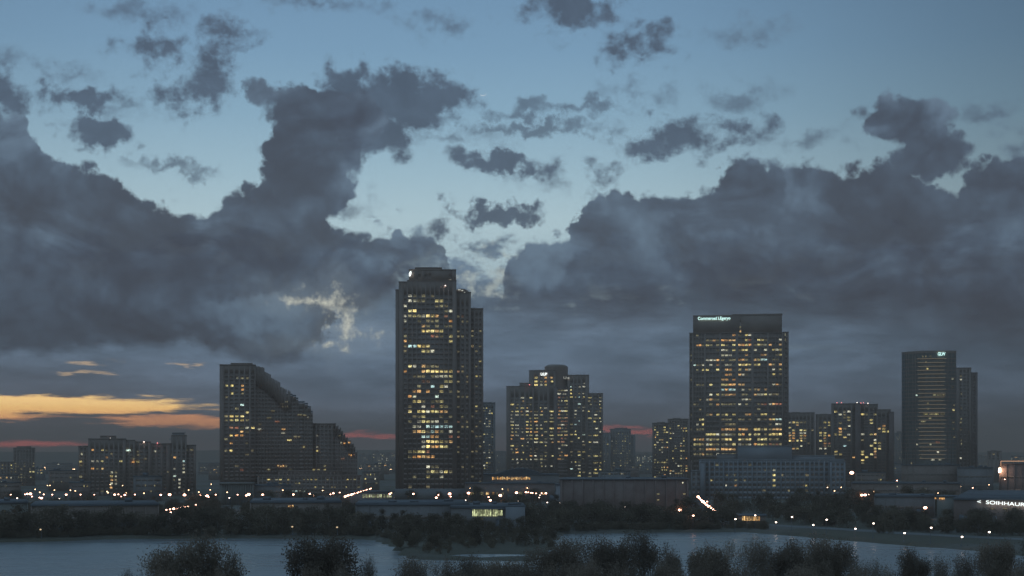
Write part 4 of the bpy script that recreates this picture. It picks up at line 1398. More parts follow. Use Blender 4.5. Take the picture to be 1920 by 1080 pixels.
def low(x0, x1, ytop, D, depth, label, wall='dark_cladding', roof='roof_light', wins=(), cat='building', name='low_building', extra=None, group=None, u=None, desc=None, nbands=0, plant=True):
    b = Building(name, label, cat, (x0 + x1) / 2, D, group)
    a, c = X(x0, D), X(x1, D)
    zt = Z(ytop, D)
    b.part('wall', [(a, c, D, D + depth, 0, zt - 0.35)], wall)
    b.part('roof', [(a - .4, c + .4, D - .4, D + depth + .4, zt - 0.35, zt)], roof)
    if nbands:
        zs = [zt * (i + 1) / (nbands + 1) - .3 for i in range(nbands)]
        b.part('window_band', [(a + .8, c - .8, D - .07, D + .1, z - .6, z + .6) for z in zs], 'glass')
        n = max(2, int((c - a) / 4))
        b.part('pilaster', [(a + (c - a) * i / n - .2, a + (c - a) * i / n + .2, D - .25, D + .1, 0, zt - .36) for i in range(n + 1)], wall)
    if plant and (c - a) > 12:
        rr_ = random.Random(int(x0 * 3 + D))
        bx = []
        for i in range(rr_.randint(1, 4)):
            px_ = a + (c - a) * rr_.uniform(.1, .85)
            py_ = D + depth * rr_.uniform(.2, .7)
            bx.append((px_, px_ + rr_.uniform(1.5, 3.5), py_, py_ + rr_.uniform(1.5, 3), zt, zt + rr_.uniform(.6, 1.5)))
        b.part('roof_unit', bx, 'metal')
    if (c - a) > 14:
        rd = random.Random(int(x1 * 5 + D))
        for i in range(min(6, int((c - a) / 9))):
            q = a + (c - a) * (i + rd.uniform(.2, .8)) / min(6, int((c - a) / 9))
            b.part('door', [(q, q + rd.choice((1.6, 3.4, 4.2)), D - .12, D + .05, 0.02, min(zt * .5, rd.choice((2.4, 3.6, 4.0))))], 'metal')
        b.part('gutter', [(a - .1, c + .1, D - .55, D - .42, zt - .6, zt - .3)], 'metal')
    for px, py, ww, hh, ch in wins:
        b.win(px, py, ww, hh, D, ch)
    return b


# long light-roofed sheds behind the shore trees
low(60, 298, 945, 552, 50, 'long flat shed with a pale roof behind the far shore trees at left', nbands=1, name='shed')
low(-60, 52, 941, 600, 46, 'flat shed with a dim roof at the very left edge behind the shore trees', 'beige', nbands=1, name='shed', wins=[(27, 957, 3, 3, 'r'), (8, 958, 3, 3, 'd')])
low(470, 640, 940, 636, 60, 'pale flat-roofed shed behind the shore trees, below the terraced tower', nbands=1, name='shed', wins=[(541, 949.5, 3.2, 5, 'a'), (545.5, 949.5, 3.2, 5, 'o'), (549, 949.5, 2.5, 5, 'a')])
low(668, 878, 944, 575, 55, 'wide low hall with a blue-grey roof directly below the tallest tower', 'grey_panel', nbands=1, name='hall')
b = low(846, 984, 949, 560, 44, 'low pavilion with a bright yellow-green glazed front by the lake', 'grey_panel', name='pavilion', u=914)
for i in range(19):
    px = 887 + i * 3.0
    b.win(px, 961.5, 2.7, 12.5 if i < 16 else 10, 560, 'g', 'glass_panel')
b.part('glass_frame', [(X(885 + 3.0 * i, 560) - .04, X(885 + 3.0 * i, 560) + .04, 559.75, 559.95, Z(968, 560), Z(955, 560)) for i in range(20)], 'metal')
b.part('canopy', [(X(883, 560), X(946, 560), 558.2, 560, Z(954.4, 560), Z(953.2, 560))], 'pale_panel')
b.part('side_wing', [(X(948, 562), X(984, 562), 556, 560, 0, Z(951, 560))], 'pale_panel')
b.win(903, 972.5, 4, 2.5, 560, 'd')
# the big brown hall
b = low(1050, 1291, 897.5, 700, 60, 'big windowless brown brick hall left of the bright street, with a pale roof edge', 'brown_brick', name='brick_hall', plant=True)
for i in range(13):
    px = 1052 + i * 19.6
    b.part('brick_pier', [(X(px, 700), X(px + 2.4, 700), 699.5, 700.2, 0, Z(899, 700))], 'brown_brick')
b.part('roof_edge', [(X(1050, 700) - .6, X(1291, 700) + .6, 699.3, 699.6, Z(898.6, 700), Z(896.9, 700))], 'pale_panel')
for px, py, ww, ch in [(1234, 926, 5, 'd'), (1234, 937, 4, 'd'), (1220, 961, 5, 'd'), (1283, 926, 4, 'd'), (1280, 905, 2, 'w')]:
    b.win(px, py, ww, 2.4, 700, ch)
# arena with the golden row
b = low(902, 1048, 889, 1050, 70, 'wide hall with a glowing row of orange lights under its shallow roof', 'grey_panel', 'roof_light', name='arena')
for i in range(24):
    b.win(924 + i * 3.0, 896.6 + math.sin(i * 1.7) * .4, 2.3, 4.0 if i % 3 else 5.5, 1050, 'a' if i % 4 else 'o', 'arcade_light')
vs, fs = [], []
n = 10
for k_ in range(2):
    for i in range(n + 1):
        t = i / n
        vs.append((X(930 + 90 * t, 1058) - b.loc.x, 8 + 45 * k_, Z(889 - 11 * math.sin(math.pi * t), 1058)))
for i in range(n):
    fs.append((i, i + 1, n + 2 + i, n + 1 + i))
me = bpy.data.meshes.new('vaulted_roof')
me.from_pydata(vs, [], fs + [tuple(range(n + 1))])
link('vaulted_roof', me, M['roof_light'], b.o)
# colonnade
b = low(412, 476, 905, 880, 22, 'pale beige building with a row of tall columns below the terraced tower', 'beige', name='colonnade', plant=False)
for i in range(14):
    px = 415 + i * 4.5
    b.part('column', [(X(px, 880), X(px + 1.2, 880), 878.6, 879.4, 0, Z(907, 880))], 'beige')
b.part('entablature', [(X(411, 880), X(477, 880), 878.2, 879.98, Z(907.5, 880), Z(904.6, 880))], 'beige')
low(478, 545, 909, 890, 30, 'plain blue-grey box beside the columned building', 'grey_panel', nbands=2, name='box_building')
b = low(655, 739, 921, 860, 26, 'low shop hall with a jumbled bright greenish window row left of the tallest tower', 'grey_panel', name='shop_hall')
for i, ch in enumerate('gwgdgwggdgwgdgdgwg'):
    b.win(681 + i * 3.05, 929.6, 2.2, 5.5 if i % 3 else 7, 860, ch, 'shop_window')
b = low(872, 1040, 905, 955, 30, 'brown shop block with amber lit shopfronts right of the tallest tower', 'brown_brick', name='shop_block')
for px, ww, ch in [(880, 2, 'a'), (884, 1.6, 'Y'), (888, 2.4, 'Y'), (892, 2, 'a'), (903, 6, 'd'), (914, 5, 'o'), (925, 5, 'a'), (932, 3, 'd'), (943, 3, 'd'), (976, 6, 'd'), (1006, 10, 'd'), (1019, 5, 'o')]:
    b.win(px, 925, ww, 5.2, 955, ch, 'shopfront')
b.win(952.5, 918, 1.5, 5, 955, 'o')
low(1042, 1056, 908, 800, 22, 'slim pale-roofed box between the shop block and the brick hall', 'pale_panel', name='box_building', plant=False)
# shore cafe in orange
b = low(1381, 1436, 966, 625, 18, 'small low lakeside cafe glowing orange, left end of the shore path', 'dark_cladding', name='cafe', plant=False)
for i in range(11):
    b.win(1392.5 + i * 3.1, 972, 2.3, 8.2, 625, 'a' if i % 4 != 2 else 'o', 'shop_window')
b.part('roof_vent', [(X(1415, 625), X(1417, 625), 630, 631, Z(966, 625), Z(963.5, 625))], 'metal')
# right side
b = low(1786, 2080, 935, 600, 165, 'large hall with a pale blue roof and white lettering at the right edge', 'brown_brick', 'roof_light', name='lettered_hall', plant=True)
b.text('<  SOIHHAURMELL', 1893, 945, 6.6, 124, 600, 'sign_white', bold=0.0, y_off=-0.9, slope=math.radians(3.2))
b.part('roof_step', [(X(1895, 680), X(1902, 680), 680, 730, Z(935, 600), Z(935, 600) + 2.2)], 'dark_cladding')
for px in (1860, 1884, 1905):
    b.win(px, 954, 8, 2, 600, 'd')
b = low(1873, 2060, 868, 900, 40, 'flat building with a thin orange lit roofline and a bright corner floodlight', 'brown_brick', name='flat_building', nbands=2)
b.part('roofline_light', [(X(1876, 900), X(2060, 900), 899.3, 899.6, Z(865.2, 900), Z(864.2, 900)), (X(1875.4, 900), X(1876.4, 900), 899.3, 899.6, Z(874, 900), Z(864.4, 900))], 'roofline')
b.part('floodlight', [(X(1871.5, 900), X(1876, 900), 898.2, 899.2, Z(886, 900), Z(877.5, 900))], 'flood')
b = low(1757, 1796, 930, 640, 20, 'small beige shop with a dim amber window beside the right-hand hall', 'beige', name='shop')
b.win(1766, 934.5, 10, 3.2, 640, 'o', 'shopfront')
b.win(1754, 934, 3, 3, 640, 'o', 'shopfront')
low(1640, 1752, 929, 690, 40, 'low blue-grey flat roof block below the beacon block', 'grey_panel', nbands=1, name='box_building')
low(1596, 1800, 905, 900, 40, 'wide dark hall below the curved glass tower', 'dark_cladding', 'roof_dark', nbands=2, name='dark_hall', wins=[(1682, 912, 2, 2, 'w'), (1735, 916, 2, 2, 'w'), (1772, 920, 2, 2, 'd')])
low(1690, 1800, 871, 1180, 30, 'dark low podium at the foot of the curved glass tower', 'dark_cladding', 'roof_dark', nbands=2, name='podium_hall')
low(1795, 1862, 876, 1150, 30, 'plain grey block right of the curved glass tower base', 'grey_panel', 'roof_dark', nbands=2, name='grey_block')

# filler blocks of the low city, alone in rows behind one another
WALLS = ['concrete', 'dark_cladding', 'brown_brick', 'beige', 'grey_panel']
rr = random.Random(99)
fill = []
for D, y0, y1, n, stp in [(2600, 866, 874, 20, 100), (1900, 869, 880, 20, 99), (1250, 876, 894, 17, 116), (960, 893, 908, 14, 140)]:
    for i in range(n):
        u = -20 + stp * i + rr.uniform(-18, 18)
        wd = rr.uniform(28, 74) if D < 1500 else rr.uniform(20, 56)
        if D == 960 and (400 < u < 560 or 655 < u + wd and u < 1055 or 1290 < u + wd and u < 1600 or u > 1580):
            continue
        if D == 1250 and (u + wd > 1290 and u < 1480 or 860 < u + wd and u < 1060 or u > 1690):
            continue
        yt = rr.uniform(y0, y1)
        wl = rr.choice(WALLS)
        b = Building('city_block', None, 'building', u + wd / 2, D)
        dd = rr.uniform(14, 30)
        a, c = X(u, D), X(u + wd, D)
        zt = Z(yt, D)
        st = max(2, int(zt / 3.4))
        b.part('wall', [(a, c, D, D + dd, 0, zt)], wl)
        b.part('roof', [(a - .3, c + .3, D - .3, D + dd + .3, zt, zt + .5)], 'roof_dark')
        b.part('window_band', [(a + 1, c - 1, D - .07, D + .1, zt - 2.4 - 3.3 * q, zt - 1.0 - 3.3 * q) for q in range(max(1, st - 1)) if zt - 2.4 - 3.3 * q > .3], 'glass')
        m_ = int((c - a) / 3.5)
        b.part('mullion', [(a + 1 + q * 3.5, a + 1.5 + q * 3.5, D - .2, D + .05, .2, zt - .4) for q in range(m_)], wl)
        if rr.random() < .6:
            q = a + (c - a) * rr.uniform(.1, .6)
            b.part('roof_unit', [(q, q + (c - a) * .2, D + 4, D + 9, zt + .5, zt + rr.uniform(1.5, 3.2))], 'metal')
        for q in range(rr.randint(2, 9)):
            fl = rr.randrange(max(1, st - 1))
            px = u + 3 + rr.random() * (wd - 6)
            zc = zt - 1.7 - 3.3 * fl
            if zc > 1:
                py = HZ + (HC - zc) * F / D
                b.win(px, py, rr.uniform(1.2, 3.6), 1.5 / D * F * .8, D, rr.choice('ddddwyo'))
        b.o['group'] = 'low blocks filling the city between the towers'
        desc = {'concrete': 'low grey concrete block', 'dark_cladding': 'low dark block', 'brown_brick': 'low brown brick block', 'beige': 'low beige block', 'grey_panel': 'low blue-grey block'}[wl]
        dist = {2600: 'in the farthest row', 1900: 'in the far row', 1250: 'in the middle row', 960: 'in the near row'}[D]
        AUTO.append((b.o, u + wd / 2, f'{desc} {dist}', 'low blocks', 'below'))

# far speckled districts near the horizon
for (x0, x1, yt, D, sd, ch, p) in [(672, 700, 853, 3600, 1, 'wdyd', .35), (699, 722, 849, 3900, 2, 'wwdy', .5), (720, 744, 851, 3400, 3, 'wwwyd', .6), (905, 950, 846, 2900, 4, 'dddw', .12),
                                   (1190, 1207, 855, 3300, 5, 'wwcdw', .6), (1204, 1224, 853, 3500, 6, 'cwwcd', .6), (78, 150, 872, 3300, 7, 'aoaoY', .0), (1676, 1692, 812, 2300, 8, 'dd', .15),
                                   (1828, 1852, 856, 3000, 9, 'dd', .2), (1895, 1960, 855, 2700, 10, 'ddwo', .25), (372, 412, 868, 2600, 11, 'ddw', .15), (680, 744, 866, 2800, 12, 'dwdy', .35)]:
    b = Building('far_block', None, 'building', (x0 + x1) / 2, D)
    nc = max(3, int((x1 - x0) / 3.2))
    cols = [(x0 + (x1 - x0) * (i + .5) / nc, 1.8) for i in range(nc)]
    rows = fr(yt + 2.5, 3.0, max(2, int((HZ + HC * F / D - yt - 4) / 3.0)))
    b.volume(x0, x1, yt, D, 30, cols, rows, 1.6, 'grey_panel')
    if (x1 - x0) < 40:
        b.volume(x0 + 4, x0 + 12, yt - 2.5, D + 5, 14, ybase=yt + .3, wall='dark_cladding')
    random_windows(b, D, cols, rows, p, ch, 1.6, 60, sd)
    b.finish()
    b.o['group'] = 'far blocks on the horizon'
    AUTO.append((b.o, (x0 + x1) / 2, 'tiny speckled far-off block', 'far', 'near'))

# ================================================================== street lamps
def cyl(r0, r1, z0, z1, n=6, cx=0, cy_=0):
    vs = [(cx + r0 * math.cos(2 * math.pi * i / n), cy_ + r0 * math.sin(2 * math.pi * i / n), z0) for i in range(n)]
    vs += [(cx + r1 * math.cos(2 * math.pi * i / n), cy_ + r1 * math.sin(2 * math.pi * i / n), z1) for i in range(n)]
    return vs, [(i, (i + 1) % n, n + (i + 1) % n, n + i) for i in range(n)] + [tuple(range(n, 2 * n)), tuple(reversed(range(n)))]


def py_mesh(name, vs, fs, m_=None):
    me = bpy.data.meshes.new(name)
    me.from_pydata(vs, [], fs)
    if m_:
        me.materials.append(m_)
    return me


def ball(name, r, material, squash=0.7):
    import bmesh
    bm = bmesh.new()
    bmesh.ops.create_icosphere(bm, subdivisions=2, radius=r)
    for v_ in bm.verts:
        v_.co.z *= squash
    me = bpy.data.meshes.new(name)
    bm.to_mesh(me)
    bm.free()
    me.materials.append(material)
    return me


LM = {}
for hh in (3, 5, 8, 14, 18):
    LM['pole', hh] = py_mesh('pole', *cyl(0.10, 0.06, 0, hh), M['metal'])
    LM['base', hh] = py_mesh('base', *cyl(0.2, 0.16, 0, .5), M['metal'])
    LM['arm', hh] = boxes_mesh('arm', [(-0.05, 0.05, -1.0, 0.02, hh - .02, hh + .06)])
    LM['arm', hh].materials.append(M['metal'])
for kind in ('lamp_warm', 'lamp_white', 'lamp_far', 'lamp_dim'):
    for sz in (0.22, 0.34, 0.5, 0.72):
        LM[kind, sz] = ball('lamp_head', sz * 1.45, M[kind])


def lamp(px, py, hh, kind, sz, desc, group='street lamps', prep='below', D=None):
    D = D or (HC - hh) * F / (py - HZ)
    g = bpy.data.objects.new('street_lamp', None)
    COL.objects.link(g)
    g.location = (X(px, D), D + 1.0, float(land_height(np.array([X(px, D)]), np.array([D]))[0]))
    g.location.z = max(0.0, min(g.location.z, 0.2))
    link('pole', LM['pole', hh], None, g)
    link('base', LM['base', hh], None, g)
    link('arm', LM['arm', hh], None, g)
    link('lamp_head', LM[kind, sz], None, g, (0, -1.0, hh - 0.25))
    auto(g, px, desc, group, 'street lamp', prep)


rowL = [(20, 926.5, 1), (47, 926, 1), (51, 925, 2), (57, 925, 3), (60, 930, 1), (74, 932, 1), (78, 933, 2), (82, 926, 1), (98, 926.5, 1), (111, 934, 0), (124, 926.5, 2), (151, 926.5, 1), (177, 926.5, 1),
        (32, 933, 0), (215, 926.5, 2), (222, 926, 1), (227, 930, 1), (234, 927, 2), (253, 926.5, 1), (301.5, 927, 2), (318, 926.5, 3), (346, 927, 3), (376, 927, 2), (388, 929, 3), (391, 931, 1), (404.5, 926.5, 1),
        (430, 932.5, 0), (445.5, 926.5, 1), (462, 928, 2), (466.5, 926, 3), (492.5, 926.5, 2), (550, 926.3, 2), (581, 925, 2), (588, 928, 2), (619.5, 926, 1), (625, 924, 2), (637, 922.5, 1), (731, 925, 2),
        (775, 925, 2), (818, 932, 2), (822, 927, 1), (843, 925, 3), (845, 930, 1), (878.5, 923.5, 3), (938, 928, 3), (968.5, 923, 3), (916, 931, 1), (919.5, 937, 2)]
SZ = (0.22, 0.22, 0.34, 0.5)
for px, py, s in rowL:
    lamp(px, py, 8, 'lamp_warm' if s > 0 else 'lamp_white', SZ[s], {0: 'faint white street lamp in the long row', 1: 'small street lamp in the long row', 2: 'bright street lamp in the long row', 3: 'large glaring street lamp in the long row'}[s])
for i, (px, py) in enumerate([(986, 922), (990.5, 922.2), (995.5, 923), (998.5, 923.3), (1005, 924), (1015.5, 923.7), (1023.5, 924)]):
    lamp(px, py, 8, 'lamp_warm', .34 if i in (0, 6) else .22, 'pinkish lamp of the tight row')
for i in range(14):
    t = i / 13
    py = 930 - 15 * t
    lamp(645.5 + 50 * t + (1.5 if i % 3 == 0 else 0), py, 8, 'lamp_warm', .22 if i > 4 else .34, 'orange lamp of the climbing string')
for i in range(9):
    t = i / 8
    lamp(312 + 55 * t, 955 - 9.5 * t, 5, 'lamp_warm', .34 if i in (2, 3, 5, 6) else .22, 'warm lamp of the slanting string')
lamp(320, 959.5, 5, 'lamp_warm', .22, 'single warm lamp under the slanting string')
for i in range(10):
    t = i / 9
    lamp(1342 - 33 * t - 2.2 * math.sin(t * 3.1), 957.5 - 27 * t, 5, 'lamp_warm', (.34 if i % 3 else .5), 'glaring lamp of the bright street')
for px, py, s in [(1275.5, 955, .5), (1279, 949, .34), (1283, 942, .34)]:
    lamp(px, py, 5, 'lamp_warm', s, 'pink glaring lamp in front of the brick hall')
for px, py in [(1326, 939.5), (1325, 957), (1300, 965.5)]:
    lamp(px, py, 5, 'lamp_warm', .22, 'small lone lamp beside the bright street')
for px, py in [(166, 941), (563.5, 941), (637, 940.5), (731 - 25, 937), (775, 937), (814, 937), (873, 937), (972, 939), (980, 938), (1026, 941), (1050, 942), (1110, 946), (1172, 949), (1236, 953),
               (1379, 972), (1416, 965), (1011, 932), (1012.5, 927.5)]:
    lamp(px, py, 5, 'lamp_white', .22, 'small white lamp standing apart')
for px, py in [(1455, 978), (1525, 983), (1604, 990), (1696, 998), (1804, 1005)]:
    lamp(px, py, 3, 'lamp_white', .22, 'path lamp on the lake side')
for px, py in [(1485, 968), (1550, 973), (1638, 980), (1746, 988), (1855, 996)]:
    lamp(px, py, 5, 'lamp_white', .22, 'path lamp on the land side')
for px, py, s in [(1597, 885.5, .72), (1616, 927.5, .5), (1622, 927, .5), (1629, 926, .22), (1645, 925.5, .34), (1669, 926, .22), (1735, 951, .5), (1682, 900, .22), (1826, 920, .22), (1824, 914, .22), (1884, 898, .22), (1747, 930, .22)]:
    hh_ = 0 if py > 905 else (18 if py < 890 else 14)
    if hh_:
        lamp(px, py, hh_, 'lamp_warm', s, 'high lamp glowing above dark halls', prep='below')
    else:
        lamp(px, py, 8 if py < 945 else 5, 'lamp_warm', s, 'pinkish lamp among the dark halls at right')
rr = random.Random(8)
for i in range(44):
    px = rr.uniform(0, 1045) if i < 34 else rr.uniform(1480, 1900)
    lamp(px, rr.uniform(905, 924), 8, 'lamp_far', .22, 'faint orange lamp deep in the streets')
rr = random.Random(3)
for i in range(26):
    px = 79 + i * 2.4 + rr.uniform(-1, 1)
    lamp(px, 877.5 + rr.uniform(-1.6, 2.2), 8, 'lamp_far', .72 if i % 3 else .5, 'tiny orange far-off street lamp', 'far street lamps', 'near')
for x0, x1, n in [(672, 742, 22), (1190, 1222, 14), (540, 668, 16), (905, 948, 5), (1836, 1925, 7)]:
    for i in range(n):
        lamp(rr.uniform(x0, x1), rr.uniform(867, 880) if x0 != 540 else rr.uniform(878, 900), 8, 'lamp_far', .34 if x0 != 540 else .22, 'tiny far-off street lamp', 'far street lamps', 'near')

for px, py in [(76, 1003), (548, 986), (632, 988)]:
    D_ = float(np.interp(px, [p[0] for p in SHORE], [p[1] for p in SHORE])) + 3.0
    lamp(px, py, 3, 'lamp_dim', .22, 'dim low lamp at the far water edge', D=D_)

# ================================================================== moon
vs, fs = [], []
n = 16
DM = 16000.0
R_ = 7.2 / F * DM
for k_ in range(2):
    for i in range(n + 1):
        t = math.radians(-150 + 130 * i / n)
        vs.append((R_ * math.cos(t), k_ * R_ * .12, R_ * math.sin(t)))
    for i in range(n + 1):
        t = math.radians(-150 + 130 * i / n)
        w_ = math.sin(math.pi * i / n)
        vs.append((R_ * (1 - .14 * w_) * math.cos(t), k_ * R_ * .12, R_ * (1 - .14 * w_) * math.sin(t)))
m1 = n + 1
for i in range(n):
    fs.append((i, i + 1, m1 + i + 1, m1 + i))
    fs.append((2 * m1 + i, 3 * m1 + i, 3 * m1 + i + 1, 2 * m1 + i + 1))
    fs.append((i, 2 * m1 + i, 2 * m1 + i + 1, i + 1))
    fs.append((m1 + i, m1 + i + 1, 3 * m1 + i + 1, 3 * m1 + i))
M['moon'] = emit('moonlit_rock', (0.9, 0.95, 1.0), 0.75)
o_ = link('crescent_moon', py_mesh('crescent_moon', vs, fs), M['moon'], None, (X(905.5, DM), DM, Z(172.5, DM)))
tag(o_, 'thin pale crescent moon high in the clear gap between the dark clouds', 'moon')

# ================================================================== trees
def bark_b(k, m_):
    pos = k.new('ShaderNodeTexCoord').outputs['Object']
    n = k.noise(k.v('MULTIPLY', pos, (3, 3, .6)), 2.0, 4, .6)
    return principled(k, k.mix(n, (0.20, 0.165, 0.135, 1), (0.36, 0.31, 0.27, 1)), .95, .2)


def leaf_b(c1, c2):
    def b(k, m_):
        oi = k.new('ShaderNodeObjectInfo').outputs['Random']
        pos = k.new('ShaderNodeNewGeometry').outputs['Position']
        n = k.noise(pos, 0.35, 3, .6)
        n2 = k.noise(pos, 3.0, 1, .5)
        f = k.m('ADD', k.m('MULTIPLY', n, .6), k.m('MULTIPLY', n2, .4))
        col = k.mix(k.smooth(f, .35, .65), (*c1, 1), (*c2, 1))
        br = k.m('MULTIPLY_ADD', oi, .5, .75)
        col = k.mix(1.0, col, k.xyz(br, br, br), 'MULTIPLY')
        d = k.new('ShaderNodeBsdfDiffuse')
        t = k.new('ShaderNodeBsdfTranslucent')
        k.put(d.inputs[0], col)
        k.put(t.inputs[0], col)
        mx = k.new('ShaderNodeMixShader')
        mx.inputs[0].default_value = .3
        k.l.new(d.outputs[0], mx.inputs[1])
        k.l.new(t.outputs[0], mx.inputs[2])
        return mx.outputs[0]
    return b


M['bark'] = mat('tree_bark', bark_b)
M['leaf_near'] = mat('grey_green_foliage', leaf_b((0.24, 0.18, 0.13), (0.38, 0.29, 0.22)))
M['leaf_far'] = mat('dark_foliage', leaf_b((0.18, 0.135, 0.09), (0.27, 0.21, 0.145)))


def quads(centres, size, g, stretch=1.0):
    n = len(centres)
    d1 = g.normal(size=(n, 3))
    d1[:, 2] *= stretch
    d1 /= np.linalg.norm(d1, axis=1)[:, None]
    d2 = np.cross(d1, g.normal(size=(n, 3)))
    d2 /= np.linalg.norm(d2, axis=1)[:, None]
    s = size * g.uniform(.6, 1.3, (n, 1))
    a_, b_ = d1 * s, d2 * s * .6
    v = np.stack([centres - a_, centres - b_ * .9, centres + a_, centres + b_], 1).reshape(-1, 3)
    f = np.arange(4 * n).reshape(-1, 4)
    return v, f


def tubes(segs, n=4):
    V_, F_ = [], []
    for p, q, r0, r1 in segs:
        p, q = Vector(p), Vector(q)
        d = (q - p)
        if d.length < 1e-4:
            continue
        d.normalize()
        s = d.orthogonal().normalized()
        t = d.cross(s)
        o0 = len(V_)
        for c, r in ((p, r0), (q, r1)):
            for i in range(n):
                a_ = 2 * math.pi * i / n
                V_.append(tuple(c + s * (r * math.cos(a_)) + t * (r * math.sin(a_))))
        for i in range(n):
            F_.append((o0 + i, o0 + (i + 1) % n, o0 + n + (i + 1) % n, o0 + n + i))
    return V_, F_


def grow(seed, H, W, upright, depth=4, nb=4):
    """limbs and twig tips of a tree H tall and W wide"""
    r_ = random.Random(seed)
    segs, tips = [], []

    def rec(p, d, L, r, lev):
        steps = 3
        for s in range(steps):
            nd = (d + Vector((r_.gauss(0, .16), r_.gauss(0, .16), upright * .10))).normalized()
            q = p + nd * (L / steps)
            segs.append((tuple(p), tuple(q), r, r * .8))
            p, d, r = q, nd, r * .8
            if lev > 0 and s > 0 or lev == depth and s > 0:
                for _ in range(nb if s == steps - 1 else 2):
                    if lev == 0:
                        break
                    a_ = r_.uniform(0, 2 * math.pi)
                    side = Vector((math.cos(a_), math.sin(a_), 0))
                    ndir = (d * (0.62 + .3 * upright) + side * r_.uniform(.45, .85) + Vector((0, 0, .25 * upright))).normalized()
                    rec(p, ndir, L * r_.uniform(.52, .74), r * .6, lev - 1)
        if lev <= 1:
            tips.append(tuple(p))

    rec(Vector((0, 0, 0)), Vector((0, 0, 1)), H * .34, H * .028, depth)
    T = np.array(tips)
    # fit the crown to the wanted size
    sz = T[:, 2].max()
    sx = np.abs(T[:, :2]).max()
    kz, kx = H / sz, W / 2 / sx
    fit = lambda p: (p[0] * kx, p[1] * kx, p[2] * kz)
    segs = [(fit(a_), fit(b_), r0, r1) for a_, b_, r0, r1 in segs]
    T = T * np.array([kx, kx, kz])
    return segs, T


def near_tree_meshes(seed, H, W, nleaf, upright, lsize):
    g_ = np.random.default_rng(seed)
    segs, T = grow(seed, H, W, upright)
    leafy = T[g_.random(len(T)) < .62]
    idx = g_.integers(0, len(leafy), nleaf)
    spread = np.array([W * .020, W * .020, H * .030])
    c = leafy[idx] + g_.normal(size=(nleaf, 3)) * spread * (1 + 0.5 * g_.random((nleaf, 1)))
    # a few soft inner clumps fill the heart of the crown
    m_ = nleaf // 5
    inner = T[g_.integers(0, len(T), m_)] * g_.uniform(.55, .95, (m_, 1)) + g_.normal(size=(m_, 3)) * spread * 1.5
    inner[:, 2] = np.maximum(inner[:, 2], H * .25)
    v, f = quads(np.vstack([c, inner]), lsize, g_, 1.6)
    crown = np_mesh('crown', v, f)
    crown.materials.append(M['leaf_near'])
    tv, tf = tubes(segs)
    trunk = py_mesh('trunk', tv, tf, M['bark'])
    return trunk, crown


def far_tree_meshes(seed, H, W, nleaf, conical=0.0):
    g_ = np.random.default_rng(seed)
    nl = 34
    th = g_.uniform(0, 2 * np.pi, nl)
    zz = g_.uniform(.10, .93, nl)
    prof = np.sin(np.clip((zz + .12) / 1.12, 0, 1) * np.pi) ** .6 * (1 - conical * zz)
    rad = W / 2 * prof * g_.uniform(.35, .9, nl)
    L = np.stack([rad * np.cos(th), rad * np.sin(th), zz * H], 1)
    idx = g_.integers(0, nl, nleaf)
    sg = W * .095 * g_.uniform(.7, 1.3, nl)
    c = L[idx] + g_.normal(size=(nleaf, 3)) * sg[idx][:, None] * np.array([1, 1, .85])
    c[:, 2] = np.clip(c[:, 2], .15, H * 1.02)
    v, f = quads(c, .30, g_)
    crown = np_mesh('crown', v, f)
    crown.materials.append(M['leaf_far'])
    segs = [((0, 0, -.6), (0, 0, H * .35), .28, .2), ((0, 0, H * .35), (.3, .2, H * .7), .2, .08)]
    for i in range(7):
        segs.append(((0, 0, H * .3), tuple(L[i] * .8), .13, .04))
    tv, tf = tubes(segs)
    return py_mesh('trunk', tv, tf, M['bark']), crown


def tree(name, meshes, loc, s, rz, sx=1.0):
    o = bpy.data.objects.new(name, None)
    COL.objects.link(o)
    o.location = loc
    o.rotation_euler = (0, 0, rz)
    o.scale = (s * sx, s * sx, s)
    link('trunk', meshes[0], None, o)
    link('crown', meshes[1], None, o)
    return o


NT_ = [near_tree_meshes(11, 15, 12.5, 17000, .45, .125), near_tree_meshes(12, 15, 11, 17000, .6, .13), near_tree_meshes(13, 14, 13, 6500, .5, .11),
       near_tree_meshes(14, 15, 8.0, 6500, .9, .12)]
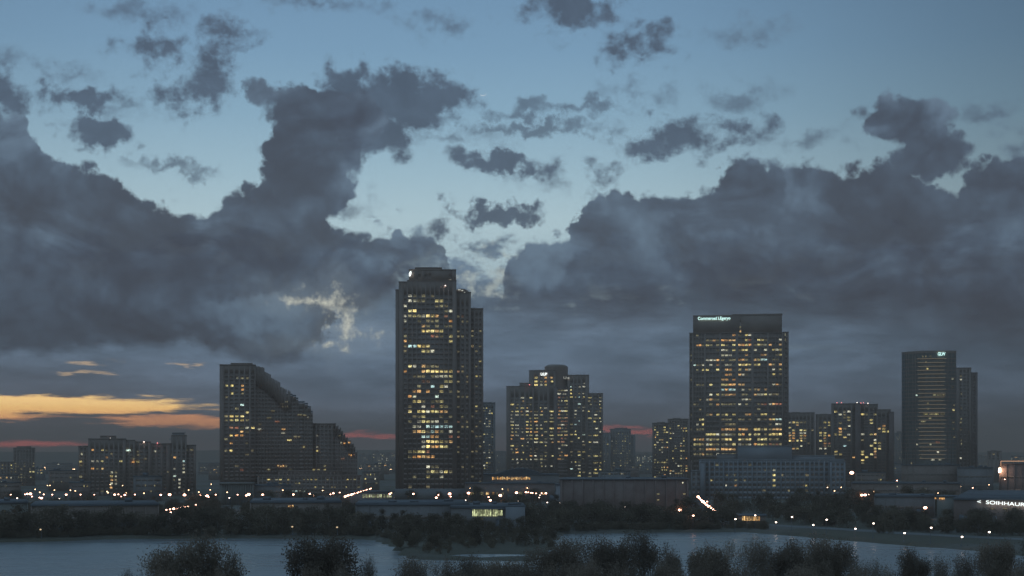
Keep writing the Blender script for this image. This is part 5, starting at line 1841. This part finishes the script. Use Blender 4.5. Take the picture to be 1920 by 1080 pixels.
# (pixel column, row of the top, half width px, distance, shape)
NEAR = [(345, 1016, 112, 190, 0, 'broad bushy tree alone on the near shore, left of its rounder neighbour'), (612, 1017, 100, 185, 1, 'round-topped tree on the near shore below the terraced tower'),
        (432, 1040, 30, 195, 3, 'thin side tree leaning out of the broad bushy tree'), (690, 1052, 26, 190, 3, 'thin low tree at the right flank of the round-topped tree'),
        (800, 1048, 76, 215, 2, 'low feathery tree in the middle foreground below the tallest tower'), (880, 1055, 66, 205, 0, 'low dark tree in the middle foreground, right of the feathery one'),
        (945, 1060, 60, 210, 1, 'very low tree top at the middle of the bottom edge'), (1030, 1022, 76, 215, 0, 'left tree of the dense foreground clump below the tower cluster'),
        (1100, 1008, 84, 225, 2, 'wide pale twiggy tree in the dense foreground clump'), (1160, 1026, 66, 205, 1, 'dark tree between the wide twiggy tree and the tall pointed one'),
        (1216, 1000, 52, 230, 3, 'tall pointed tree reaching above the water line in the clump'), (1262, 1042, 40, 205, 0, 'small tree at the right foot of the tall pointed one'),
        (1345, 1034, 64, 205, 1, 'left tree of the right-hand foreground group'), (1398, 1014, 66, 220, 2, 'twiggy tree second from left in the right-hand group'),
        (1462, 1022, 68, 215, 0, 'full tree in the middle of the right-hand group'), (1515, 1012, 60, 225, 3, 'tallest spiky tree of the right-hand group'),
        (1565, 1026, 62, 212, 1, 'thick tree at the right end of the right-hand group'), (1625, 1054, 48, 205, 2, 'low shrub-like tree beyond the right-hand group'),
        (1712, 1036, 46, 210, 0, 'single rounded tree in front of the right-hand water'), (1768, 1052, 30, 205, 3, 'thin low tree right of the single rounded tree'),
        (1828, 1042, 60, 212, 2, 'feathery tree near the bottom right corner'), (1884, 1026, 62, 218, 1, 'tall dense tree at the bottom right corner'),
        (1950, 1010, 60, 220, 0, 'dense tree cut by the right edge'), (250, 1074, 34, 200, 2, 'low tree top peeking up at the left foot of the broad bushy tree'),
        (1000, 1060, 56, 195, 2, 'low shrub-like tree in front of the dense clump'), (1300, 1072, 50, 195, 0, 'lowest tree top between the two foreground groups')]
HB = (15, 15, 14, 15)
WB = (12.5, 11, 13, 8.0)
for px, py, hw, D, k_, lab in NEAR:
    py -= 7
    x_ = X(px, D)
    zg = float(land_height(np.array([x_]), np.array([float(D)]))[0])
    H = Z(py, D) - zg
    s = H / HB[k_]
    sx = (2 * hw / F * D) / (WB[k_] * s)
    o = tree('tree', NT_[k_], (x_, D, zg), s, random.uniform(0, 6), sx)
    tag(o, lab, 'tree', 'trees in the foreground')

FT = [far_tree_meshes(31, 9, 9.5, 2100), far_tree_meshes(32, 9, 7.5, 1800), far_tree_meshes(33, 8, 10.5, 2100), far_tree_meshes(34, 10, 6, 1400, .5), far_tree_meshes(35, 9, 9, 1900)]
SH = ['round dark tree', 'oval dark tree', 'spreading dark tree', 'narrow pointed tree', 'bushy dark tree']


def shore_d(u):
    return float(np.interp(u, [p[0] for p in SHORE], [p[1] for p in SHORE]))


rr = random.Random(17)


def put(u, D, s, row, grp):
    k_ = rr.randrange(5)
    x_ = X(u, D)
    o = tree('tree', FT[k_], (x_, D, 0), s, rr.uniform(0, 6), rr.uniform(.9, 1.25))
    auto(o, u, f'{SH[k_]} in {row}', grp, 'tree')


# front row along the far shore, left half
u = -25.0
while u < 1050:
    D = max(shore_d(u), shore_d(u - 15), shore_d(u + 15)) + rr.uniform(6, 14)
    if 700 < u < 1050:
        D = rr.uniform(520, 560)
    put(u, D, rr.uniform(.8, 1.12) if u < 690 or u > 1040 else rr.uniform(.45, .85), 'the front shore row', 'trees along the far shore')
    u += rr.uniform(22, 34)
# trees on the dark point that juts into the lake
for i in range(26):
    u = rr.uniform(742, 1040)
    D = rr.uniform(448 if u < 850 or u > 1000 else 462, 520)
    put(u, D, rr.uniform(.4, .85) if u < 900 else rr.uniform(.25, .5), 'the grove on the point', 'trees on the point in the lake')
# right half behind the water
u = 1056.0
while u < 1380:
    put(u, shore_d(u) + rr.uniform(8, 22), rr.uniform(.6, .95), 'the front shore row', 'trees along the far shore')
    u += rr.uniform(20, 32)
for i in range(40):
    u = rr.uniform(1440, 1925)
    D = float(np.interp(u, [1380, 1455, 1525, 1604, 1696, 1804, 1925], [640, 606, 590, 568, 543, 522, 502])) + rr.uniform(12, 50)
    put(u, D, rr.uniform(.45, .95), 'the shore path belt', 'trees behind the shore path')
for u, D, s in [(1600, 770, 1.2), (1640, 780, 1.1), (1668, 760, 1.0), (1700, 790, 1.3), (1730, 800, 1.2), (1770, 770, 1.0), (1838, 760, 1.1), (1290, 640, 1.1), (1352, 680, 1.2), (1372, 700, 1.0),
                (380, 720, 1.0), (400, 700, .9), (352, 640, .9), (980, 610, 1.0), (1035, 640, 1.0), (590, 760, .9), (140, 700, .9), (20, 720, 1.0), (1560, 730, 1.1)]:
    put(u, D, s, 'the back streets', 'street trees')
for i in range(64):
    u, D = rr.uniform(-20, 1900), rr.uniform(640, 960)
    if 1050 < u < 1380 and D < 800 or 1285 < u < 1360 or 1380 < u < 1590 and D > 930 or 640 < u < 745 and D > 720 or 411 < u < 478 and D > 850 and D < 905:
        continue
    put(u, D, rr.uniform(.6, 1.05), 'the back streets', 'street trees')

for i, u in enumerate([985, 1042, 1092, 1138, 1185, 1238, 1325, 1372, 1428, 1488, 1540, 1598, 1648, 1860, 1925, 300, 392, 575, 655, 770, 850, 915]):
    k_ = (2, 1, 0, 3)[i % 4]
    D = 158 + (i * 37 % 22)
    py = 1052 + (i * 53 % 15) if 985 <= u < 1640 else 1060 + (i * 31 % 12)
    x_ = X(u, D)
    zg = float(land_height(np.array([x_]), np.array([float(D)]))[0])
    s = (Z(py, D) - zg) / HB[k_]
    o = tree('tree', NT_[k_], (x_, D, zg), s, 1.7 * i, (2 * (38 + i * 17 % 22) / F * D) / (WB[k_] * s))
    auto(o, u, ('feathery', 'dense', 'bushy', 'slender')[i % 4] + ' low tree in the nearest row', 'trees in the foreground', 'tree')

# the woods behind read as one dark mass: one object, real leaves and trunks
def wood(label, spots, seed):
    g_ = np.random.default_rng(seed)
    VV, FF, o0 = [], [], 0
    arr = []
    for m_ in FT:
        me = m_[1]
        co = np.empty(len(me.vertices) * 3, dtype=np.float32)
        me.vertices.foreach_get('co', co)
        arr.append(co.reshape(-1, 4, 3))
    for (x_, y_, s) in spots:
        q = arr[g_.integers(0, 5)]
        q = q[g_.random(len(q)) < .45] * 1.0
        mid = q.mean(1, keepdims=True)
        q = mid + (q - mid) * 1.4
        a_ = g_.uniform(0, 6.28)
        R = np.array([[math.cos(a_), -math.sin(a_), 0], [math.sin(a_), math.cos(a_), 0], [0, 0, 1]])
        q = (q.reshape(-1, 3) * s) @ R.T + np.array([x_, y_, 0])
        VV.append(q)
    VV = np.vstack(VV)
    o = link('wood', np_mesh('wood', VV, np.arange(len(VV)).reshape(-1, 4)), M['leaf_far'])
    tag(o, label, 'wood', None, 'stuff')
    return o


sp_ = []
for i in range(330):
    u = rr.uniform(-60, 1050)
    D = rr.uniform(560, 760)
    if 60 < u < 298 and 545 < D < 610 or 470 < u < 640 and 628 < D < 705 or 668 < u < 878 and 568 < D < 640 or 846 < u < 990 and 550 < D < 610 or -60 < u < 52 and 595 < D < 650:
        continue
    if (310 < u < 375 and D < 640) or 860 < u < 990 and D < 560:
        continue
    sp_.append((X(u, D), D, rr.uniform(.5, .72) if D > 640 else rr.uniform(.55, .85)))
wood('dark belt of trees covering the land behind the left shore', sp_, 3)
sp_ = []
for i in range(130):
    u = rr.uniform(1060, 2000)
    D = rr.uniform(600, 690) if u < 1370 else rr.uniform(660, 860)
    if 1381 < u < 1440 and D < 660 or u > 1776 and D > 590 or 1300 < u < 1350 or 1640 < u < 1752 and D > 680 and D < 740:
        continue
    sp_.append((X(u, D), D, rr.uniform(.5, .9)))
wood('dark belt of trees covering the land behind the right shore', sp_, 4)

sp_ = []
for i in range(560):
    u = rr.uniform(-60, 1440)
    d_ = shore_d(u)
    if 742 < u < 1040:
        D = rr.uniform(424, 560)
        if 845 < u < 1005 and D < 447:
            continue
    else:
        D = max(shore_d(u - 14), d_, shore_d(u + 14)) + rr.uniform(4, 16)
    sp_.append((X(u, D), D, rr.uniform(.16, .34)))
o = wood('low scrub and reeds along the far water edge', sp_, 5)
o.name = 'scrub'
sp_ = [(X(u_, D_), D_, rr.uniform(.15, .4)) for u_, D_ in [(rr.uniform(1640, 2050), rr.uniform(535, 592)) for _ in range(90)]]
o = wood('low scrub between the shore path and the right-hand hall', sp_, 6)
o.name = 'scrub'

finish_labels()
